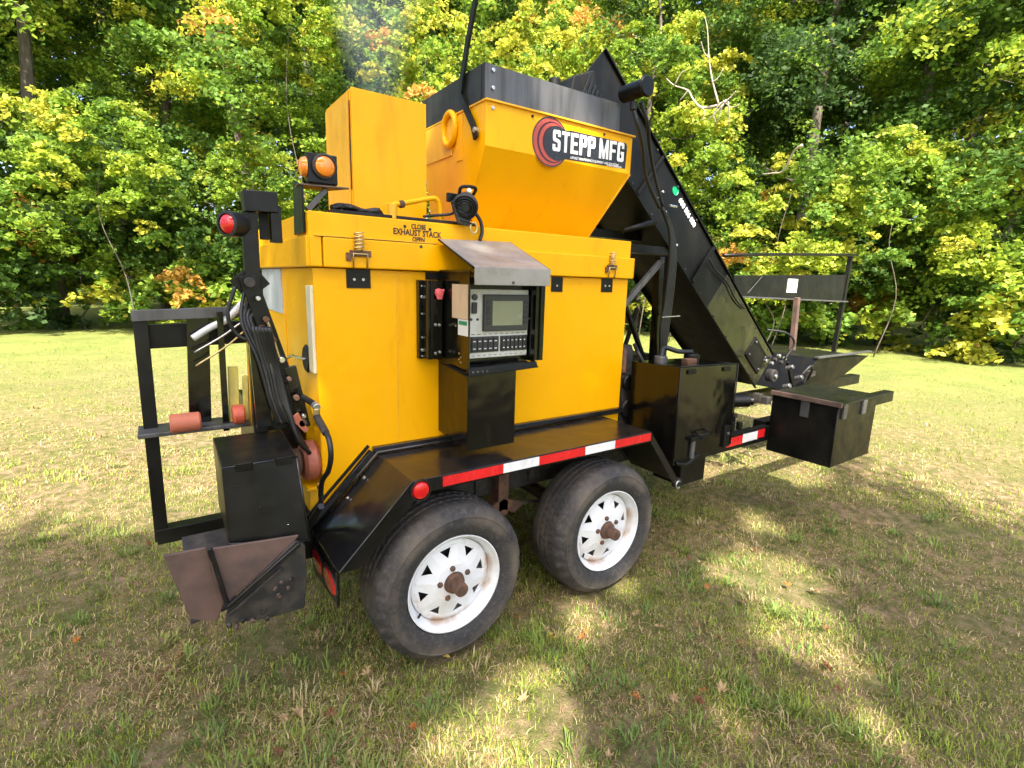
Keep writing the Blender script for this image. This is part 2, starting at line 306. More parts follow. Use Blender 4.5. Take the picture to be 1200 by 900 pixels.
def glyphs(word, x, z, w_, h_, gap, y, slope):
    a, b = .36, .17      # stem width, bar height as shares of the glyph
    R4 = lambda x0, z0, x1, z1: [(x0, z0), (x1, z0), (x1, z1), (x0, z1)]
    c = .13; d = .09
    BW = [(0, .5), (0, 1 - d), (c, 1), (1 - c, 1), (1, 1 - d), (1, .5)]
    G = {'T': [R4(0, 1 - b, 1, 1), R4(.5 - a / 2, 0, .5 + a / 2, 1 - b)],
         'E': [R4(0, 0, a, 1), R4(a, 0, 1, b), R4(a, 1 - b, 1, 1), R4(a, .5 - b * .45, .86, .5 + b * .45)],
         'F': [R4(0, 0, a, 1), R4(a, 1 - b, 1, 1), R4(a, .5 - b * .5, .88, .5 + b * .4)],
         'P': [R4(0, 0, a, 1), [(a, 1 - b), (1 - a, 1 - b), (1 - c, 1), (a, 1)], [(1 - a, 1 - b), (1 - a, .60), (1, .52), (1, 1 - d), (1 - c, 1)], [(a, .42), (1 - c, .42), (1, .52), (1 - a, .60), (a, .60)]],
         'S': [[(c, 0), (1 - c, 0), (1 - a, b), (a, b)], [(0, d), (c, 0), (a, b), (a, .32), (0, .32)], [(1 - c, 0), (1, d), (1, .44), (1 - a, .40), (1 - a, b)], [(1 - a, .40), (1, .44), (.92, .54), (a, .64), (0, .58), (.08, .47)], [(0, .58), (a, .64), (a, 1 - b), (c, 1), (0, 1 - d)], [(a, 1 - b), (1 - a, 1 - b), (1 - c, 1), (c, 1)], [(1 - a, .70), (1, .70), (1, 1 - d), (1 - c, 1), (1 - a, 1 - b)]],
         'G': [[(c, 0), (1 - c, 0), (1 - a, b), (a, b)], [(0, d), (c, 0), (a, b), (a, 1 - b), (c, 1), (0, 1 - d)], [(1 - c, 0), (1, d), (1, .52), (1 - a, .52), (1 - a, b)], R4(.5, .38, 1 - a, .52), [(a, 1 - b), (1 - a, 1 - b), (1 - c, 1), (c, 1)], [(1 - a, .68), (1, .68), (1, 1 - d), (1 - c, 1), (1 - a, 1 - b)]],
         'M': [R4(0, 0, .25, 1), R4(.75, 0, 1, 1), [(.25, 1), (.25, .62), (.41, 0), (.5, 0), (.5, .34)], [(.5, .34), (.5, 0), (.59, 0), (.75, .62), (.75, 1)]]}
    x0 = x
    for ch in word:
        if ch == ' ': x += w_ * .42; continue
        ww = w_ * (1.32 if ch == 'M' else 1); V = []; F = []
        for poly in G[ch]:
            n = len(V); V += [(x + px_ * ww, y, z + (x - x0 + px_ * ww) * slope + pz_ * h_) for px_, pz_ in poly]; F.append(tuple(range(n, n + len(poly))))
        obj('decal_letter', mesh('decal_letter', V, F), DECW, dec); x += ww + gap
glyphs('STEPP MFG', .722, 2.163, .0490, .094, .0075, hy0 - .0040, .036)
text('decal_lettering', 'ASPHALT MAINTENANCE EQUIPMENT AND SOLUTIONS', .0165, (.835, hy0 - .0036, 2.1435), (1, 0, .032), (0, 0, 1), DECW, dec, .80, .0002, 'LEFT', .0002)
text('decal_lettering', 'WWW.STEPPMFG.COM', .0125, (1.085, hy0 - .0036, 2.1445), (1, 0, .032), (0, 0, 1), DECW, dec, .82, .0002, 'LEFT', .0002)
# ---- long handle rod
strip('hopper_lever', [(.335, .455, 2.165), (.335, .482, 2.225), (.335, .600, 2.372), (.335, .586, 2.44), (.335, .545, 2.56), (.335, .475, 2.715), (.335, .40, 2.90), (.335, .38, 2.96)], .030, .012, BLKD, T)
cyl('pivot_bolt', (.349, .462, 2.20), (.326, .462, 2.20), .012, STEEL, T, seg=14)
# ---- light post
post = hexa('light_post', [(-.428, .405, 1.700), (-.420, .405, 1.700), (-.420, .560, 1.700), (-.428, .560, 1.700), (-.428, .400, 1.868), (-.420, .400, 1.868), (-.420, .535, 1.905), (-.428, .535, 1.905)], BLKD, T, .003)
prism('light_shelf', [(-.440, .40), (-.262, .372), (-.31, .47), (-.43, .50)], 'z', 1.868, 1.874, RUSTP, T, .001)
bar('shelf_brace', (-.405, .42, 1.785), (-.335, .42, 1.866), .014, .02, GREY, T)
lb = box('beacon_housing', (-.407, .385, 1.878), (-.300, .425, 1.982), BLKD, T, .004)
lathe('amber_lamp', [(0, .024), (.022, .022), (.033, .014), (.036, .0), (.040, 0), (.040, -.004), (0, -.004)], (-.348, .384, 1.938), (0, -1, 0), AMB, T, 36)
lathe('lamp_ring', [(.038, -.003), (.045, -.001), (.045, .010), (.038, .012)], (-.348, .384, 1.938), (0, -1, 0), HOSE, lb, 36)
lathe('amber_lamp', [(0, .024), (.022, .022), (.033, .014), (.036, .0), (.036, -.004), (0, -.004)], (-.408, .415, 1.934), (-1, .1, 0), AMB, T, 32)
# ---- handle tube
tube('lid_handle', [(-.080, .40, 1.790), (-.080, .40, 1.832), (-.030, .41, 1.846), (.10, .42, 1.880), (.128, .42, 1.876), (.140, .42, 1.848), (.146, .42, 1.782)], .0105, YEL, T, 5)
cyl('handle_bracket', (-.082, .40, 1.779), (-.082, .40, 1.838), .020, YEL2, T, seg=20)
cyl('handle_collar', (-.03, .41, 1.844), (-.05, .405, 1.838), .015, RUST, T, seg=16)
# ---- work lamp on the lid
wl = bpy.data.objects.new('work_lamp', None)
ax_ = Vector((-.45, -.72, -.35)).normalized(); wc = Vector((.232, .360, 1.862))
lamp = lathe('work_lamp', [(0, -.045), (.025, -.044), (.045, -.030), (.052, -.005), (.050, .012), (.046, .014), (.046, .02), (.056, .022), (.056, .036), (.050, .040), (.030, .030), (.012, .026), (0, .026)], wc, -ax_ * -1, GLOW, T, 36)
for q, r_ in ((.046, .048), (.053, .040), (.059, .031)): tube('lamp_fin', [wc + ax_ * q + (frame_of(ax_)[1] * math.cos(t) + frame_of(ax_)[2] * math.sin(t)) * r_ for t in np.linspace(0, 2 * math.pi, 28, endpoint=False)], .0035, BLKD, lamp, 0, 6, True)
lathe('lamp_lens', [(0, .001), (.018, .0), (.022, -.004)], wc + ax_ * .045, ax_, SCRB, lamp, 24)
box('lamp_bracket', (.150, .372, 1.868), (.215, .384, 1.905), BLKD, lamp, .003)
hexa('lamp_vent', [(.185, .335, 1.78), (.24, .335, 1.772), (.24, .352, 1.772), (.185, .352, 1.78), (.150, .335, 1.87), (.26, .335, 1.85), (.26, .352, 1.85), (.150, .352, 1.87)], GLOW, lamp, .006)
for i in range(5): bar('vent_rib', (.153 + i * .010, .333, 1.862 - i * .017), (.232 + i * .006, .333, 1.838 - i * .014), .004, .004, BLKD, lamp, b=0)
tube('lamp_strap', [(.262, .345, 1.905), (.262, .33, 1.93), (.20, .335, 1.928), (.195, .35, 1.90)], .007, BLKD, lamp, 5)
cyl('lamp_button', (.232, .338, 1.915), (.232, .325, 1.918), .011, WHT, lamp, seg=14)
tube('shackle', [(.262 + .017 * math.cos(t), .34, 1.768 + .022 * math.sin(t)) for t in np.linspace(0, 2 * math.pi, 20, endpoint=False)], .0045, BRASS, lamp, 0, 8, True)
tube('lamp_cable', [(.275, .36, 1.84), (.305, .355, 1.80), (.312, .352, 1.755), (.300, .352, 1.715)], .008, HOSE, T, 6)
tube('lamp_cable', [(.05, .39, 1.80), (.12, .395, 1.812), (.17, .38, 1.82), (.2, .37, 1.84)], .006, HOSE, T, 6)
# ---- control hood
hexa('control_hood', [(.100, .352, 1.706), (.462, .352, 1.716), (.462, .052, 1.592), (.100, .052, 1.590), (.100, .352, 1.712), (.462, .352, 1.722), (.462, .050, 1.598), (.100, .050, 1.596)], HOOD, T, .001)
hexa('hood_lip', [(.101, .046, 1.528), (.463, .046, 1.530), (.463, .052, 1.530), (.101, .052, 1.528), (.099, .044, 1.594), (.463, .044, 1.597), (.463, .0515, 1.597), (.099, .0515, 1.594)], HOOD, T, .001)
tube('hood_edge', [(.100, .352, 1.708), (.0985, .052, 1.592)], .0045, BLKD, T, 0, 6); tube('hood_edge', [(.463, .352, 1.718), (.4645, .052, 1.594)], .0045, BLKD, T, 0, 6)
cyl('hood_bolt', (.275, .045, 1.54), (.275, .040, 1.54), .006, RUST, T, seg=10)
# ---- control box
cb = box('control_box', (.104, .360, 1.195), (.452, .3755, 1.56), BLK, T, .002)
box('box_side', (.104, .095, 1.190), (.110, .3595, 1.585), BLK, cb, .001)
box('box_side', (.446, .115, 1.200), (.452, .3595, 1.585), BLK, cb, .001)
box('box_bottom', (.112, .095, 1.182), (.444, .3595, 1.190), BLK, cb, .001)
hexa('box_lip', [(.100, .080, 1.168), (.448, .088, 1.182), (.448, .098, 1.182), (.100, .098, 1.168), (.100, .084, 1.196), (.444, .092, 1.206), (.444, .112, 1.206), (.100, .112, 1.196)], BLKD, cb, .003)
hexa('lip_shelf', [(.085, .078, 1.166), (.449, .086, 1.180), (.449, .20, 1.196), (.085, .27, 1.185), (.085, .078, 1.172), (.449, .086, 1.186), (.449, .20, 1.202), (.085, .27, 1.191)], BLKD, cb, .001)
for i in range(4): cyl('lip_bolt', (.118 + i * .022, .083, 1.184), (.118 + i * .022, .080, 1.184), .005, GREY, cb, seg=8)
box('box_flange', (.453, .120, 1.205), (.498, .128, 1.545), BLK, cb, .001)
box('hinge_bar', (.470, .112, 1.21), (.478, .1195, 1.54), BLKD, cb, .001)
box('manual_paper', (.1015, .103, 1.392), (.1038, .232, 1.528), PAPER, cb, 0)
box('sticker', (.1008, .100, 1.326), (.1032, .178, 1.390), WPAP, cb, 0)
box('sticker_band', (.1002, .104, 1.368), (.1007, .172, 1.384), GRN, cb, 0)
for y_, z_ in ((.155, 1.235), (.17, 1.25), (.17, 1.225), (.2, 1.36), (.155, 1.215)): cyl('rivet', (.1035, y_, z_), (.1005, y_, z_), .004, BRASS, cb, seg=8)
# face
fc = box('control_face', (.128, .160, 1.226), (.438, .170, 1.510), IVORY, T, .004)
box('face_surround', (.111, .172, 1.191), (.445, .178, 1.55), BLK, cb, .001)
mon = box('display', (.203, .140, 1.339), (.428, .1598, 1.490), SCRB, fc, .004)
box('screen', (.241, .1385, 1.362), (.393, .1402, 1.464), SCRN, mon, .001)
for s in (.222, .410):
    for i in range(5): box('display_key', (s - .011, .1375, 1.367 + i * .021), (s + .009, .1402, 1.382 + i * .021), KEY, mon, .001)
box('key_switch', (.150, .148, 1.412), (.174, .1598, 1.458), KEY, fc, .004)
cyl('dial', (.164, .1598, 1.478), (.164, .150, 1.478), .013, SCRB, fc, seg=20)
for x in (.150, .180): cyl('indicator', (x, .1598, 1.388), (x, .154, 1.388), .0055, SCRB, fc, seg=12)
for x0, n in ((.149, 5), (.296, 6)):
    rk = box('switch_bank', (x0 - .002, .154, 1.251), (x0 + .136, .1598, 1.317), SCRB, fc, .001)
    for i in range(n):
        ww = .130 / n; x = x0 + .003 + i * ww
        box('rocker_switch', (x, .149, 1.256), (x + ww - .005, .1545, 1.312), KEY, rk, .001)
        box('switch_mark', (x + .004, .1480, 1.296), (x + ww - .010, .1488, 1.300), WPAP, rk, 0); box('switch_mark', (x + .004, .1480, 1.265), (x + ww - .010, .1488, 1.269), WPAP, rk, 0)
for i in range(10): box('legend', (.152 + i * .028, .1588, 1.325), (.170 + i * .028, .1598, 1.3275), SCRB, fc, 0); box('legend', (.156 + i * .027, .1588, 1.236), (.170 + i * .027, .1598, 1.238), SCRB, fc, 0)
cyl('face_bolt', (.441, .171, 1.387), (.441, .163, 1.387), .006, STEEL, cb, seg=10)
# ---- bolted bracket and door
br = box('hinge_bracket', (.008, .352, 1.208), (.050, .3785, 1.540), BLK, T, .002)
for z_ in (1.515, 1.47, 1.40, 1.30, 1.245, 1.22): cyl('bolt', (.021, .352, z_), (.021, .344, z_), .0065 if z_ in (1.47, 1.245) else .004, STEEL, br, seg=10)
dr = box('folded_door', (.026, .305, 1.210), (.096, .3515, 1.540), BLK, T, .003)
box('door_edge', (.040, .298, 1.212), (.052, .305, 1.538), BLKD, dr, .001)
for x_, z_ in ((.060, 1.357), (.078, 1.355), (.060, 1.235), (.080, 1.24)): cyl('bolt', (x_, .305, z_), (x_, .297, z_), .006, STEEL, dr, seg=10)
box('door_strip', (.05, .370, 1.543), (.150, .3785, 1.573), BLKD, T, .002)
lathe('door_knob', [(0, .022), (.012, .02), (.017, .012), (.018, .004), (.010, 0)], (.072, .30, 1.490), (0, -1, 0), PINK, dr, 16); 
hexa('knob_wing', [(.062, .283, 1.462), (.084, .283, 1.462), (.084, .292, 1.462), (.062, .292, 1.462), (.052, .283, 1.505), (.096, .283, 1.505), (.096, .292, 1.505), (.052, .292, 1.505)], PINK, dr, .004)
# ---- post under the control box
pst = box('control_post', (.106, .100, .850), (.342, .235, 1.180), BLK, T, .003)
box('post_strip', (.112, .340, .866), (.165, .379, 1.19), BLK, T, .002)
cyl('bolt', (.128, .340, .895), (.128, .334, .895), .006, STEEL, T, seg=10)
box('post_wing', (.108, .236, .866), (.114, .338, 1.18), BLK, pst, .001)

# ---- fender
FY = .0
def fender_plate(name, pts, y0, y1, th, mat):
    top = pts; n = len(pts); out = []
    low = []
    for i, p in enumerate(pts):
        a = Vector(pts[max(i - 1, 0)]); b_ = Vector(pts[min(i + 1, n - 1)]); d = (b_ - a).normalized(); low.append((p[0] + d.y * th, p[1] - d.x * th))
    return prism(name, list(pts) + low[::-1], 'y', y0, y1, mat, T, .0015)
prof = [(-.460, .531), (-.182, .812), (1.127, .812), (1.398, .485)]
fen = fender_plate('fender', prof, .0, .352, .008, TREAD)
prism('fender_skirt', [(-.458, .527), (-.387, .524), (-.357, .548), (-.185, .722), (-.150, .757), (1.127, .757), (1.127, .803), (-.186, .803)], 'y', .0005, .006, BLKD, fen, .001)
prism('fender_skirt', [(1.128, .757), (1.1285, .803), (1.392, .485), (1.366, .460), (1.352, .478)], 'y', .0005, .006, TREAD, fen, .001)
hexa('fender_end', [(-.464, .010, .396), (-.457, .010, .396), (-.457, .37, .350), (-.464, .37, .350), (-.464, .0, .522), (-.457, .0, .522), (-.457, .352, .516), (-.464, .352, .516)], BLKD, fen, .001)
prism('fender_end_trim', [(.0, .396), (.012, .39), (.012, .528), (.0, .528)], 'x', -.468, -.4645, TREAD, fen, 0)
# inner web angle lines
tube('fender_weld', [(-.47, .352, .532), (-.186, .352, .820), (1.12, .352, .820)], .007, TREAD, fen, 0, 8)
prism('inner_angle', [(-.50, .535), (-.215, .832), (-.19, .812), (-.465, .52)], 'y', .353, .3745, TREAD, fen, .001)
bar('inner_trim', (-.50, .378, .56), (-.215, .378, .848), .010, .014, BLKD, fen)
for x_, z_ in ((-.26, .737), (-.33, .665)): cyl('bolt', (x_, .30, z_), (x_ - .006, .30, z_ + .006), .008, STEEL, fen, seg=8)
def rlamp(c, ax, r, sx=1):
    o = lathe('red_lamp', [(0, .016), (r * .5, .015), (r * .85, .010), (r, .0), (r, -.004), (0, -.004)], c, ax, RED, T, 36)
    lathe('lamp_grommet', [(r * .98, -.002), (r * 1.02, .008), (r * 1.14, .008), (r * 1.18, -.003)], c, ax, HOSE, o, 36); return o
rlamp((-.150, -.0005, .772), (0, -1, 0), .036)
for yy, zz in ((.280, .440), (.098, .452)):
    o = rlamp((0, 0, 0), (-1, 0, 0), .044); o.location = (-.466, yy, zz); o.scale = (.45, 1.95, 1)
def tape(x0, x1, mat, y=-.0012, z0=.7655, z1=.806, zs=0): return hexa('reflective_tape', [(x0, y, z0), (x1, y, z0 + zs), (x1, y + .001, z0 + zs), (x0, y + .001, z0), (x0, y, z1), (x1, y, z1 + zs), (x1, y + .001, z1 + zs), (x0, y + .001, z1)], mat, T, 0)
for a_, b_, mt_ in ((-.057, .221, REDT), (.221, .407, WHT), (.407, .675, REDT), (.675, .869, WHT), (.869, 1.126, REDT)): tape(a_, b_ - .0005, mt_)

# ---- wheels
def make_wheel(cx_):
    o = Vector((cx_, 0, .336)); RT = .336; W_ = .215
    # rim: barrel and lip
    V, F = lathe_geo([(.205, .000), (.209, -.003), (.209, -.009), (.203, -.008), (.200, .004), (.188, .010), (.185, .018), (.178, .045), (.172, .075), (.172, .16), (.186, .20), (.209, .212)], (0, 0, 0), (0, 1, 0), 64)
    # note: height measured along +y (into the wheel)
    parts = [(V, F)]
    rb = obj('wheel', mesh('wheel', V, F, True), WHITE, T); rb.location = o
    # disc with eight windows
    def h(r): return .034 if r > .15 else (.034 - (.15 - r) / .07 * .022 if r > .08 else .012)
    v = []; f = []
    def add(r, a, dz=0): v.append((r * math.cos(a), h(r) + dz, r * math.sin(a))); return len(v) - 1
    S = 2 * math.pi / 8; RO, RM = .176, .160
    for s in range(8):
        c = s * S + .2
        ring = [add(RO, c - S / 2 + S * i / 6, .006) for i in range(7)]; mid = [add(RM, c - S / 2 + S * i / 6) for i in range(7)]
        for i in range(6): f.append((ring[i], ring[i + 1], mid[i + 1], mid[i]))
        A = add(.148, c - .17); B = add(.148, c + .17); Cc = add(.110, c)
        n0 = [add(.080, c - S / 2 + S * i / 4) for i in range(5)]
        f += [(mid[0], mid[1], mid[2], A), (mid[2], mid[3], mid[4], B, A), (mid[4], mid[5], mid[6], B), (mid[0], A, Cc, n0[2], n0[1], n0[0]), (mid[6], n0[4], n0[3], n0[2], Cc, B)]
        n1 = [add(.046, c - S / 2 + S * i / 4, -.002) for i in range(5)]
        for i in range(4): f.append((n0[i], n0[i + 1], n1[i + 1], n1[i]))
    bm = bmesh.new(); vs = [bm.verts.new(p) for p in v]
    for q in f: bm.faces.new([vs[i] for i in q])
    bmesh.ops.remove_doubles(bm, verts=bm.verts, dist=1e-5); bmesh.ops.triangulate(bm, faces=bm.faces)
    dm = from_bm('spoke_disc', bm, False); d = obj('spoke_disc', dm, WHITE, rb); so_ = d.modifiers.new('s', 'SOLIDIFY'); so_.thickness = .005; so_.offset = 0
    bv = d.modifiers.new('b', 'BEVEL'); bv.width = .0012; bv.segments = 2; bv.limit_method = 'ANGLE'
    # dark inside
    lathe('brake_drum', [(0, .075), (.13, .075), (.145, .085), (.145, .17)], (0, 0, 0), (0, 1, 0), DRK, rb, 40)
    hb = lathe('hub', [(.050, .030), (.052, .020), (.044, .014), (.042, -.004), (.038, -.010), (.029, -.012), (.028, -.058), (.024, -.063), (.010, -.064), (0, -.060)], (0, 0, 0), (0, 1, 0), RUST, rb, 36)
    for i in range(5):
        a_ = 2 * math.pi * i / 5 + .45; p = Vector((.066 * math.cos(a_), .016, .066 * math.sin(a_)))
        lathe('lug_nut', [(.012, 0), (.0115, -.016), (.006, -.020), (0, -.020)], p, (0, 1, 0), RUST, rb, 6)
    cyl('valve_stem', (-.150, .006, -.085), (-.165, -.004, -.092), .005, HOSE, rb, seg=8)
    # tyre
    seg = 180; pr = [(.209, .004), (.214, -.008), (.226, -.016), (.250, -.024), (.270, -.027), (.286, -.024), (.288, -.0255), (.292, -.0255), (.294, -.022), (.312, -.010), (.324, .004), (.331, .016), (.3345, .030), (.336, .050),
          (.336, .062), (.328, .064), (.328, .072), (.336, .074), (.337, .096), (.329, .098), (.329, .106), (.337, .108), (.337, .130), (.329, .132), (.329, .140), (.336, .142), (.336, .152), (.331, .186), (.324, .200), (.294, .222), (.27, .228), (.214, .212), (.209, .2)]
    d_, u, w_ = frame_of((0, 1, 0)); V = []; F = []
    for j, (r_, h_) in enumerate(pr):
        for k in range(seg):
            a_ = 2 * math.pi * k / seg; rr = r_
            if r_ > .3335 and k % 3 == (0 if (j // 4) % 2 else 1): rr -= .0042
            if .31 < r_ < .3336 and h_ < .035 and k % 6 in (1, 2): rr -= .006
            V.append((rr * math.cos(a_), h_, rr * math.sin(a_)))
    n = len(pr)
    for i in range(n - 1):
        for k in range(seg): F.append((i * seg + k, i * seg + (k + 1) % seg, (i + 1) * seg + (k + 1) % seg, (i + 1) * seg + k))
    me = mesh('tyre', V, F, True); me.set_sharp_from_angle(angle=R(28)); obj('tyre', me, TYRE, rb)
    return rb
# tyre material with dusty rings (object space, axis y)
TYRE, t, p, L = mk('tyre_rubber_dusty_rings')
tc = t.nodes.new('ShaderNodeTexCoord'); sx = t.nodes.new('ShaderNodeSeparateXYZ'); L(tc.outputs['Object'], sx.inputs[0])
cx2 = t.nodes.new('ShaderNodeCombineXYZ'); L(sx.outputs[0], cx2.inputs[0]); L(sx.outputs[2], cx2.inputs[1])
ln = t.nodes.new('ShaderNodeVectorMath'); ln.operation = 'LENGTH'; L(cx2.outputs[0], ln.inputs[0])
n1 = nz(t, 14, 5, .65); n2 = nz(t, 5, 4, .6)
ma = t.nodes.new('ShaderNodeMath'); ma.operation = 'MULTIPLY_ADD'; L(n1.outputs[0], ma.inputs[0]); ma.inputs[1].default_value = .03; L(ln.outputs['Value'], ma.inputs[2])
r1 = ramp(t, ma.outputs[0], [(.222, 0.), (.265, .25), (.285, 1.), (.310, 1.), (.322, .8), (.35, .5)])
r2 = ramp(t, n2.outputs[0], [(.38, 0.), (.62, 1.)])
mu = t.nodes.new('ShaderNodeMath'); mu.operation = 'MULTIPLY'; L(r1.outputs[0], mu.inputs[0]); L(r2.outputs[0], mu.inputs[1])
c = mix(t, mu.outputs[0], (.022, .021, .022), (.11, .088, .064)); c2 = mix(t, ramp(t, nz(t, 60, 4, .7).outputs[0], [(.5, 0.), (.75, .6)]).outputs[0], c, (.11, .10, .09))
L(c2, p.inputs['Base Color']); p.inputs['Roughness'].default_value = .75; bump(t, nz(t, 90, 4).outputs[0], .4, .003, p)
_t = WHITE.node_tree; _p = _t.nodes['Principled BSDF']; _old = _p.inputs['Base Color'].links[0].from_socket
_tc = _t.nodes.new('ShaderNodeTexCoord'); _s = _t.nodes.new('ShaderNodeSeparateXYZ'); _t.links.new(_tc.outputs['Object'], _s.inputs[0]); _c = _t.nodes.new('ShaderNodeCombineXYZ'); _t.links.new(_s.outputs[0], _c.inputs[0]); _t.links.new(_s.outputs[2], _c.inputs[1])
_l = _t.nodes.new('ShaderNodeVectorMath'); _l.operation = 'LENGTH'; _t.links.new(_c.outputs[0], _l.inputs[0]); _r = ramp(_t, _l.outputs['Value'], [(.150, 0.), (.171, .8), (.178, .9), (.190, 0.)]); _n = ramp(_t, nz(_t, 9, 4, .6).outputs[0], [(.48, 0.), (.66, 1.)])
_m = _t.nodes.new('ShaderNodeMath'); _m.operation = 'MULTIPLY'; _t.links.new(_r.outputs[0], _m.inputs[0]); _t.links.new(_n.outputs[0], _m.inputs[1]); _t.links.new(mix(_t, _m.outputs[0], _old, (.36, .20, .09)), _p.inputs['Base Color'])
make_wheel(0); make_wheel(.862)
# axles, springs, frame below
ax0 = cyl('axle', (0, .2, .336), (0, 1.6, .336), .038, DIRT, T); cyl('axle', (.862, .2, .336), (.862, 1.6, .336), .038, DIRT, T)
box('frame_beam', (-.46, .40, .48), (2.3, .47, .60), BLKD, T, .004)
box('frame_beam', (-.46, 1.36, .48), (2.3, 1.43, .60), BLKD, T, .004)
box('spring_hanger', (.40, .30, .40), (.46, .40, .75), RUST, T, .004)
prism('fender_web', [(-.40, .50), (-.40, .56), (-.17, .795), (1.12, .795), (1.36, .50)], 'y', .366, .372, DIRT, T, 0); box('web_rib', (.30, .355, .52), (.31, .365, .79), DIRT, T, .001); box('web_rib', (.62, .355, .52), (.63, .365, .79), DIRT, T, .001)  # dark sheet added to hide the yellow body between the wheels
prism('equalizer', [(.30, .44), (.43, .49), (.56, .44), (.50, .40), (.43, .43), (.36, .40)], 'y', .30, .33, RUST, T, .003)
for c0 in (0, .862):
    for i in range(4): tube('leaf_spring', [(c0 - .33 + i * .05, .315, .445 - i * .011), (c0, .315, .395 - i * .011), (c0 + .33 - i * .05, .315, .445 - i * .011)], .007, DIRT, T, 8, 6)
for y_ in (1.0, 1.5):
    pass
for c0 in (0, .862):
    # far side wheels, seen between and beneath
    o = lathe('far_wheel', [(.0, 0), (.19, .0), (.205, .02), (.23, -.005), (.28, -.01), (.325, .02), (.336, .06), (.336, .15), (.32, .2), (.0, .2)], (c0, 1.66, .336), (0, 1, 0), RUB, T, 48)
prism('far_fender', [(-.46, .53), (-.18, .812), (1.12, .812), (1.39, .485), (1.37, .47), (1.11, .80), (-.17, .80), (-.45, .52)], 'y', 1.50, 1.87, TREAD, T, 0)
fb = cyl('fender_foot_lamp', (1.395, -.002, .475), (1.395, .03, .475), .030, HOSE, T); tube('foot_ring', [(1.385 + .020 * math.cos(t), -.004, .472 + .020 * math.sin(t)) for t in np.linspace(0.8, 5.4, 16)], .004, STEEL, T, 0, 6)

# ---- forward black tank
tk = hexa('tank', [(1.352, .022, .605), (1.880, .022, .605), (1.880, .358, .605), (1.352, .358, .605), (1.340, .020, 1.128), (1.866, .020, 1.112), (1.866, .360, 1.100), (1.340, .360, 1.112)], BLK, T, .004)
tube('tank_seam', [(1.340, .020, 1.13), (1.866, .020, 1.114)], .004, BLKD, tk, 0, 6)
box('tank_latch', (1.52, .008, .69), (1.60, .021, .70), BLKD, tk, .002); tube('tank_handle', [(1.53, .02, .742), (1.535, -.012, .735), (1.60, -.012, .742), (1.605, .02, .75)], .006, BLKD, tk, 4)
cyl('tank_cap', (1.46, .25, 1.108), (1.46, .25, 1.150), .038, GREY, tk); cyl('tank_cap', (1.70, .22, 1.105), (1.70, .22, 1.155), .045, BLKD, tk)
tube('tank_hose', [(1.46, .25, 1.14), (1.52, .28, 1.19), (1.60, .24, 1.17), (1.70, .22, 1.165)], .014, HOSE, tk); tube('tank_hose', [(1.38, .3, 1.10), (1.36, .33, 1.16), (1.40, .4, 1.20)], .012, HOSE, tk)
box('tank_fitting', (1.58, .15, 1.108), (1.66, .20, 1.135), RUST, tk, .004)
box('side_rail', (1.36, .024, .575), (2.32, .075, .672), BLKD, T, .004)
for a_, b_, mt_, d_ in ((1.845, 2.015, REDT, 0), (2.015, 2.180, WHT, .004), (2.180, 2.262, REDT, .008)): tape(a_, b_ - .0005, mt_, .0225, .600 + d_, .655 + d_)
box('rail_bracket', (1.79, .006, .615), (1.845, .023, .745), BLKD, T, .003); cyl('bolt', (1.817, .006, .70), (1.817, -.004, .70), .010, GREY, T, seg=10)
jk = cyl('jack_pin', (1.50, .012, .60), (1.50, .012, .70), .014, GREY, T); box('jack_plate', (1.47, .0, .70), (1.54, .021, .725), BLKD, T, .002)
tube('rail_chain', [(1.37, .015, .59), (1.45, .006, .575), (1.52, .010, .60), (1.56, .015, .61)], .010, BLKD, T)
box('lower_box', (1.540, .100, .392), (1.770, .30, .574), BLKD, T, .004)
for i, x_ in enumerate((1.92, 2.0, 2.09)): cyl('valve', (x_, .10, .66), (x_, .10, .735 - i * .012), .026 - i * .004, BLKD, T); 
box('valve_block', (1.90, .11, .665), (2.06, .22, .745), BLKD, T, .004); tube('valve_hose', [(1.95, .12, .74), (2.02, .16, .80), (2.1, .2, .76), (2.2, .3, .70)], .012, HOSE, T)
# forward box cut by the old photo edge
fbx = box('front_locker', (2.325, -.36, .505), (2.85, .036, .885), BLKD, T, .005)
box('locker_lid', (2.325, -.37, .887), (2.87, .046, .900), BLKD, fbx, .002); box('locker_rim', (2.305, -.38, .880), (2.324, .042, .908), RUSTP, fbx, .002)
box('front_rail', (2.32, .06, .60), (4.4, .14, .69), BLKD, T, .004)
# pipe under conveyor
cyl('conveyor_roller', (2.02, .40, .79), (2.34, .05 + .15, .80), .042, BLKD, T)
cyl('roller_end', (2.34, .20, .80), (2.36, .18, .80), .030, BLK, T)

# ---- conveyor
BLKC = paint('conveyor_black_paint', (.005, .005, .005), (.012, .011, .009), (.3, .5), (.5, .75), 5, (2, 2, 1), .3, scratch=((.10, .085, .06), .75)); BLKC.node_tree.nodes['Principled BSDF'].inputs['Specular IOR Level'].default_value = .18
ang = math.atan2(1.735, 2.049); D = Vector((math.cos(ang), 0, -math.sin(ang))); Nn = Vector((math.sin(ang), 0, math.cos(ang)))
CY = .55; U0 = Vector((1.163, CY, 2.757)); Lc = 2.70; H = .33
def cpt(s, n, y): q = U0 + D * s - Nn * n; return (q.x, y, q.z)
def cbox(name, s0, s1, n0, n1, y0, y1, mat, parent, b=.002, **k):
    return hexa(name, [cpt(s0, n1, y0), cpt(s1, n1, y0), cpt(s1, n1, y1), cpt(s0, n1, y1), cpt(s0, n0, y0), cpt(s1, n0, y0), cpt(s1, n0, y1), cpt(s0, n0, y1)], mat, parent, b, **k)
cv = cbox('conveyor', 0, Lc, 0, H, CY, CY + .006, BLKC, T)
